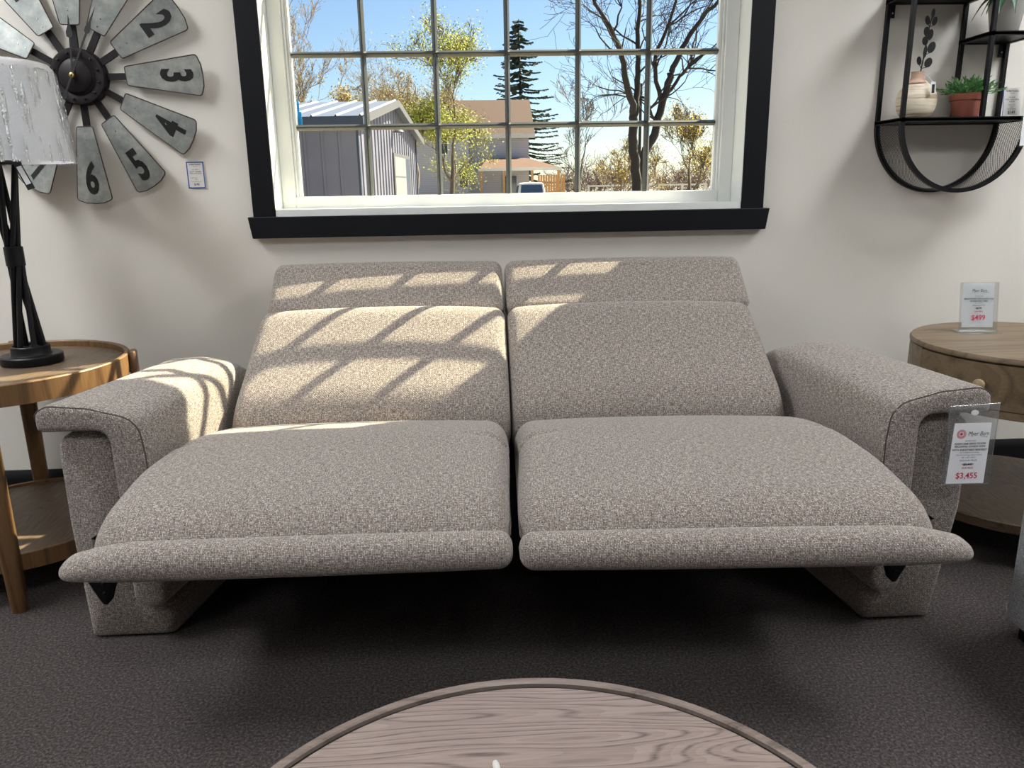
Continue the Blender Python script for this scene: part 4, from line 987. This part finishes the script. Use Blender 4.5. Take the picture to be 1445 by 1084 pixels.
def build_house():
    t = thing('siding_house', 'two-storey grey siding house with brown shingle roof behind the budding tree', 'house', (0, 58, GZ))
    def gable_block(xa, xb, ya, yb, z0, ze, zr, axis, name_w, mat_w, name_r, mat_r, ov=.35):
        w_ = MB(); r = MB()
        def q(m, *p): n = len(m.v); m.v += [Vector(v) for v in p]; m.face([n+i for i in range(len(p))], smooth=False)
        if axis == 'x':   # ridge along x
            ym = (ya+yb)/2
            q(w_, (xa, ya, z0), (xb, ya, z0), (xb, ya, ze), (xa, ya, ze)); q(w_, (xa, yb, z0), (xb, yb, z0), (xb, yb, ze), (xa, yb, ze))
            for x in (xa, xb): q(w_, (x, ya, z0), (x, yb, z0), (x, yb, ze), (x, ym, zr), (x, ya, ze))
            sl = (zr-ze)/(ym-ya); zl = ze-ov*sl
            for e in (-1, 1):
                yy = ya-ov if e < 0 else yb+ov
                for dz in (.0, .14): q(r, (xa-ov, yy, zl+dz), (xb+ov, yy, zl+dz), (xb+ov, ym, zr+dz), (xa-ov, ym, zr+dz))
                q(r, (xa-ov, yy, zl), (xb+ov, yy, zl), (xb+ov, yy, zl+.14), (xa-ov, yy, zl+.14))
                for x in (xa-ov, xb+ov): q(r, (x, yy, zl), (x, ym, zr), (x, ym, zr+.14), (x, yy, zl+.14))
        else:
            xm = (xa+xb)/2
            for y in (ya, yb): q(w_, (xa, y, z0), (xb, y, z0), (xb, y, ze), (xm, y, zr), (xa, y, ze))
            for x in (xa, xb): q(w_, (x, ya, z0), (x, yb, z0), (x, yb, ze), (x, ya, ze))
            sl = (zr-ze)/(xm-xa); zl = ze-ov*sl
            for e in (-1, 1):
                xx = xa-ov if e < 0 else xb+ov
                for dz in (0, .14): q(r, (xx, ya-ov, zl+dz), (xx, yb, zl+dz), (xm, yb, zr+dz), (xm, ya-ov, zr+dz))
                q(r, (xx, ya-ov, zl), (xm, ya-ov, zr), (xm, ya-ov, zr+.14), (xx, ya-ov, zl+.14)); q(r, (xx, ya-ov, zl), (xx, yb, zl), (xx, yb, zl+.14), (xx, ya-ov, zl+.14))
        a = w_.build(name_w, mat_w, t, autosmooth=False); b = r.build(name_r, mat_r, t, autosmooth=False); return a, b
    gable_block(-1.2, 3.92, 55.2, 64.5, GZ, 4.78, 7.38, 'x', 'wall', 'siding', 'roof', 'shingle', .42)
    MB().box(-1.5, 4.34, 54.70, 54.78, 4.42, 4.72).build('fascia', 'white_trim', t)
    gable_block(-4.2, -.4, 54.4, 63, GZ, 5.0, 7.05, 'y', 'gable_wall', 'siding', 'gable_roof', 'shingle', .36)
    for x0, x1, z0, z1, y in ((-1.10, -.56, 1.08, 2.12, 54.4), (-2.75, -1.9, 3.4, 4.8, 54.4)):
        f = MB(); f.box(x0-.1, x1+.1, y-.06, y, z0-.1, z1+.1); f = f.build('window', 'white_trim', t); m = MB(); m.box(x0, x1, y-.07, y-.055, z0, (z0+z1)/2-.03); m.box(x0, x1, y-.07, y-.055, (z0+z1)/2+.03, z1); m.build('pane', 'dark_glass', f)
    pr = MB(); z0, zt = 2.30, 3.02; xa, xb, ya, yb = .30, 5.85, 51.6, 55.2
    pr.v += [Vector(p) for p in ((xa, ya, z0), (xb, ya, z0), (xb, yb, z0), (xa, yb, z0), (.9, 53.9, zt), (3.7, 53.9, zt), (3.7, yb, zt), (.9, yb, zt))]
    for f in ((0,1,5,4), (1,2,6,5), (3,0,4,7), (4,5,6,7), (0,1,2,3)): pr.face(f, smooth=False)
    pr.build('porch_roof', 'shingle_tan', t, autosmooth=False)
    f = MB(); f.box(xa-.05, xb+.05, ya-.05, ya, 2.12, 2.32); f.box(xb, xb+.05, ya, yb, 2.12, 2.32); f.box(xa-.05, xa, ya, yb, 2.12, 2.32); f.build('porch_fascia', 'white_trim', t)
    for x in (.4, 1.95, 3.9, 5.7): MB().box(x-.08, x+.08, ya+.05, ya+.21, GZ, 2.12).build('porch_post', 'cedar', t)
    m = MB(); m.box(2.0, 3.0, 55.1, 55.2, GZ, 1.8); m.build('door', 'dark_glass', t)
    for nm, ya_ in (('cedar_fence', 57.5),):
        fn = MB()
        for i in range(11): fn.box(4.75+i*.19, 4.90+i*.19, ya_, ya_+.05, GZ, 1.9)
        tag(fn.build(nm, 'cedar'), 'orange cedar fence panel beside the house porch', 'fence')

def build_suv():
    x0, y0 = 3.42, 45.6; w = .86
    t = thing('parked_car', 'white boxy car parked in front of the house porch, seen from behind', 'car', (x0, y0, GZ))
    side = [(0, .35), (-.02, .75), (.10, 1.0), (.42, 1.72), (.75, 1.78), (2.6, 1.74), (3.3, 1.12), (4.4, 1.0), (4.6, .7), (4.55, .35)]
    rings = []
    for x, ins, dz in ((-w, .06, -.03), (-w+.05, .0, 0), (-w*.3, 0, .03), (w*.3, 0, .03), (w-.05, 0, 0), (w, .06, -.03)):
        rings.append([(x0+x*(1-.14*max(0, (z-1.0)/.75)), y0+y+(ins if y < 2 else -ins), GZ+z+(dz if z > 1.5 else 0)) for y, z in side])
    mb = MB(); mb.loft(rings); body = mb.build('body', 'suv_white', t, sharp=30)
    g = MB(); zz = lambda z: GZ+z; e = lambda y, z: (y, z)
    g.v += [Vector((x0+s*.62, y0+.385-.012, zz(1.66))) for s in (-1, 1)] + [Vector((x0+s*.70, y0+.13-.012, zz(1.06))) for s in (1, -1)]; g.face((0, 1, 2, 3), smooth=False); g.build('rear_window', 'suv_glass', body, autosmooth=False)
    for s in (-1, 1):
        g = MB(); g.v += [Vector((x0+s*(w*(1-.14*(z-1)/.75)+.012), y0+y, zz(z))) for y, z in ((.35, 1.10), (.62, 1.62), (2.5, 1.62), (3.05, 1.12))]; g.face((0, 1, 2, 3), smooth=False); g.build('side_window', 'suv_glass', body, autosmooth=False)
        MB().box(x0+s*(w-.1)-.07, x0+s*(w-.1)+.07, y0-.06, y0+.06, zz(.72), zz(1.02)).build('tail_light', 'tail_red', t)
        for yy in (.85, 3.75):
            m = MB(); m.lathe([(.0, -.1), (.33, -.1), (.36, -.06), (.36, .06), (.33, .1), (0, .1)], n=24, mat=Matrix(((0,0,1,x0+s*(w-.08)),(1,0,0,y0+yy),(0,1,0,zz(.36)),(0,0,0,1)))); m.build('wheel', 'rubber', t)
    MB().box(x0-.8, x0+.8, y0-.1, y0+.05, zz(.35), zz(.6)).build('bumper', 'suv_white', t, bevel=.03)

def grow(mb, tips, rnd, p, d, L, r, depth, maxd, spread=.6, up=.15, kids=(2, 4), wob=.16, shrink=.68, sides=5, rmin=.008):
    seg = 5 if depth < maxd-1 else 3
    pts = [p.copy()]; rad = [r]; q = p.copy(); dd = d.normalized()
    for i in range(seg):
        dd = (dd + Vector((rnd.gauss(0, wob), rnd.gauss(0, wob), rnd.gauss(0, wob)+up*.25))).normalized()
        q = q + dd*L/seg; pts.append(q.copy()); rad.append(max(rmin, r*(1-.5*(i+1)/seg)))
    mb.tube(pts, rad, sides if depth < 2 else 3, caps=False)
    if depth >= maxd: tips.append((pts[-1], dd)); tips.append((pts[len(pts)//2], dd)); return
    n = rnd.randint(*kids)
    for k in range(n):
        i = rnd.randint(max(1, seg-3), seg) if k else seg
        base = pts[i]; ax = dd.orthogonal().normalized(); ax.rotate(Matrix.Rotation(rnd.uniform(0, 2*pi), 3, dd))
        nd_ = (dd + ax*rnd.uniform(.5, 1.2)*spread + Vector((0, 0, up))).normalized()
        grow(mb, tips, rnd, base, nd_, L*shrink*rnd.uniform(.75, 1.15), max(rmin, rad[i]*rnd.uniform(.6, .8)), depth+1, maxd, spread, up, kids, wob, shrink, sides, rmin)
def leaves(tips, rnd, size, per, spread):
    mb = MB()
    for p, d in tips:
        for k in range(per):
            c = p + Vector((rnd.gauss(0, spread), rnd.gauss(0, spread), rnd.gauss(0, spread))); a = Vector((rnd.gauss(0, 1), rnd.gauss(0, 1), rnd.gauss(0, 1))).normalized(); b = a.orthogonal().normalized(); s_ = size*rnd.uniform(.6, 1.3); n = len(mb.v)
            mb.v += [c-a*s_, c+b*s_*.5, c+a*s_, c-b*s_*.5]; mb.face((n, n+1, n+2, n+3), smooth=False)
    return mb
def tree(name, label, base, h, seed, bark, foliage=None, fsize=.08, per=3, fspread=.12, r=.14, maxd=5, spread=.6, trunk=.3, kids=(2, 4), up=.2, stems=1, lean=(0, 0), group=None, rmin=.012, leafprob=1.0):
    rnd = random.Random(seed); t = thing(name, label, 'tree', base, group); mb = MB(); tips = []
    for s_ in range(stems):
        d = Vector((lean[0]+(rnd.uniform(-.35, .35) if stems > 1 else 0), lean[1], 1)); grow(mb, tips, rnd, Vector(base), d, h*trunk, r, 0, maxd, spread, up, kids, rmin=rmin)
    mb.build('trunk_and_branches', bark, t, autosmooth=False)
    if foliage:
        tips = [x for x in tips if rnd.random() < leafprob]
        leaves(tips, rnd, fsize, per, fspread).build('foliage', foliage, t, autosmooth=False)
    return t
def big_tree():
    rnd = random.Random(11); base = (3.55, 14.4, GZ)
    t = thing('bare_tree', 'large dark bare tree forking into two stems, nearest the right window panes', 'tree', base); mb = MB(); tips = []
    limbs = [([(3.35, 14.2, GZ), (3.3, 14, .9), (3.2, 14, 1.9), (3.22, 14, 2.45)], .115, .09),
        ([(3.22, 14, 2.42), (3.0, 13.8, 3.05), (2.85, 13.7, 3.6), (2.6, 13.5, 4.0), (2.25, 13.4, 4.5)], .08, .03), ([(3.22, 14, 2.42), (3.32, 14.2, 3.0), (3.33, 14.3, 3.7), (3.34, 14.4, 4.4), (3.4, 14.5, 5.3)], .075, .03),
        ([(3.7, 14.6, GZ), (3.62, 14.7, .9), (3.6, 14.8, 1.6), (3.85, 14.9, 2.1), (4.02, 15, 2.7), (4.2, 15, 3.4)], .12, .075),
        ([(4.2, 15, 3.4), (4.5, 15, 4.0), (4.95, 15, 4.6), (5.6, 15, 5.1)], .065, .03), ([(4.02, 15, 2.7), (3.85, 15, 3.6), (4.1, 15, 4.3), (4.4, 15.1, 5.2)], .055, .025), ([(4.08, 15, 2.9), (4.5, 15.1, 3.4), (4.9, 15.2, 3.75), (5.4, 15.2, 3.9)], .04, .02), ([(3.88, 14.9, 2.2), (3.72, 14.9, 2.75), (3.55, 14.9, 2.9)], .03, .015)]
    for pts, r0, r1 in limbs:
        c = catmull(pts, 5, False); c = [p+Vector((rnd.gauss(0, .012), 0, rnd.gauss(0, .012))) for p in c]; n = len(c); mb.tube(c, [r0+(r1-r0)*i/(n-1) for i in range(n)], 7)
        if r0 < .09:
            for k in range(7):
                i = rnd.randint(n//4, n-1); d = (c[i]-c[i-1]).normalized(); ax = d.orthogonal(); ax.rotate(Matrix.Rotation(rnd.uniform(0, 2*pi), 3, d))
                grow(mb, tips, rnd, c[i], (d*.7+ax*rnd.uniform(.4, 1.1)+Vector((0, 0, .15))), rnd.uniform(.7, 1.2), .022, 1, 4, .75, .12, (2, 4), .22, .72, rmin=.0045)
    mb.build('trunk_and_branches', 'bark_dark', t, autosmooth=False)
def spruce():
    rnd = random.Random(5); bx, by, h = 4.25, 71.0, 15.4
    t = thing('spruce_tree', 'tall dark sparse spruce tree rising right behind the house', 'tree', (bx, by, GZ)); mb = MB(); mb.tube([(bx, by, GZ), (bx+.1, by, h*.5), (bx, by, h)], [.22, .14, .03], 6); nd_ = MB()
    for i in range(190):
        z = .6+(h-.8)*(i/190)**.9 + rnd.gauss(0, .12); R = (5.4*max(0, 1-(z/h))**.85+.35)*rnd.uniform(.55, 1.1); a = rnd.uniform(0, 2*pi); c = Vector((cos(a), sin(a), 0)); s_ = Vector((-sin(a), cos(a), 0)); pts = []; dr_ = rnd.uniform(.12, .55)
        for k in range(7): q = k/6; pts.append(Vector((bx, by, z))+c*R*q+Vector((0, 0, -dr_*R*q+(dr_-.06)*R*q*q)))
        mb.tube(pts, [.05*(1-k/7)+.01 for k in range(7)], 3, caps=False)
        for k in range(60):
            q = rnd.uniform(.15, 1); j = min(5, int(q*6)); p = pts[j].lerp(pts[j+1], q*6-j); sd_ = s_*rnd.choice((-1, 1)); L = rnd.uniform(.25, .6)*(1.15-q*.7); e = p+(sd_+c*.6).normalized()*L+Vector((0, 0, -rnd.uniform(.05, .35)*L)); w_ = Vector((rnd.uniform(-.3, .3), rnd.uniform(-.3, .3), 1)).normalized()*.06; n = len(nd_.v)
            nd_.v += [p-w_, p+w_, e+w_*.3, e-w_*.6]; nd_.face((n, n+1, n+2, n+3), smooth=False)
    mb.build('trunk_and_branches', 'bark_dark', t, autosmooth=False); nd_.build('needles', 'needle', t, autosmooth=False)
def build_trees():
    big_tree(); spruce()
    tree('budding_tree', 'yellow-green leafing tree standing in front of the grey house', (-1.20, 34, GZ), 12.8, 21, 'bark', 'bud_green', .05, 6, .26, .15, 6, .68, .24, (3, 4), .22, 1, (0, 0), leafprob=.85)
    tree('budding_tree', 'tall golden-budded tree behind the shed roof, just left of its gable peak', (-8.7, 72, GZ), 18.0, 8, 'bark_pale', 'bud_gold', .05, 2, .25, .17, 6, .72, .25, (3, 4), .18, 2, leafprob=.7)
    tree('budding_tree', 'farthest golden-budded tree, rising directly behind the left gable of the grey house', (-5.6, 84, GZ), 18.5, 31, 'bark_pale', 'bud_gold', .085, 2, .3, .2, 6, .62, .25, (3, 4), .25, 2, leafprob=.6, rmin=.016)
    tree('budding_tree', 'pale twiggy tree rising highest behind the shed roof at the far left', (-14.6, 60, GZ), 23.0, 14, 'bark_pale', 'bud_gold', .075, 1, .2, .2, 6, .62, .26, (3, 4), .2, 1, leafprob=.5, rmin=.016)
    tree('budding_tree', 'golden bushy tree low behind the middle of the shed roof', (-8.4, 52, GZ), 11.5, 45, 'bark_pale', 'bud_gold', .075, 3, .3, .18, 6, .68, .25, (3, 4), .22, 2, leafprob=.8, rmin=.014)
    tree('budding_tree', 'sparse golden-green tree right of the shed peak, left of the leafing tree', (-3.9, 44.5, GZ), 13.0, 97, 'bark_pale', 'bud_gold', .05, 2, .25, .15, 6, .7, .25, (3, 4), .2, 1, leafprob=.7)
    tree('bare_tree', 'thin bare brown tree between the spruce and the large forked tree', (5.9, 42, GZ), 11.0, 52, 'bark', None, r=.13, maxd=6, spread=.6, trunk=.26, kids=(3, 3), up=.22, rmin=.01)
    tree('budding_tree', 'yellow-leaved tree at the far right edge of the window', (10.4, 35, GZ), 9.2, 63, 'bark', 'bud_yellow', .055, 2, .24, .12, 6, .62, .23, (3, 4), .22, 1, leafprob=.5)
    tree('budding_tree', 'small sparse yellow tree between the stems of the forked tree', (7.6, 38, GZ), 6.4, 71, 'bark_pale', 'bud_yellow', .045, 2, .2, .08, 5, .7, .25, (3, 4), .2, 2, leafprob=.6)
    rnd = random.Random(2); mb = MB(); tips = []
    for i in range(170):
        x = rnd.uniform(8.5, 34); y = rnd.uniform(80, 86); grow(mb, tips, rnd, Vector((x, y, GZ)), Vector((rnd.uniform(-.3, .3), 0, 1)), rnd.uniform(1.0, 2.0), .05, 2, 5, .8, .1, (2, 4), .2, .75, rmin=.024)
    o = mb.build('brush_thicket', 'brush', None, autosmooth=False); o['kind'] = 'stuff'; o['label'] = 'dry brown brush growing along the back of the yard'; o['category'] = 'brush'
    p = MB(); p.lathe([(.06, 0), (.05, 5.0)], (5.86, 26, GZ), 10); tag(p.build('wooden_pole', 'bark_dark'), 'slim dark pole standing right of the forked tree', 'pole')
    f = thing('rail_fence', 'low pale rail fence beyond the large forked tree', 'fence', (9.5, 44, GZ))
    for k in range(6): MB().box(6.6+k*1.4, 6.72+k*1.4, 44, 44.1, GZ, 1.10).build('post', 'white_trim', f)
    for z in (.55, .98): MB().box(6.6, 13.72, 43.97, 44.0, z, z+.09).build('rail', 'white_trim', f)

build_room(); build_window(); build_sofa()
build_left_table(); build_right_table(); build_coffee_table(); build_ottoman()
build_clock(); build_shelf(); card_clock(); sofa_tag(); table_sign()
build_ground(); build_shed(); build_house(); build_suv(); build_trees()
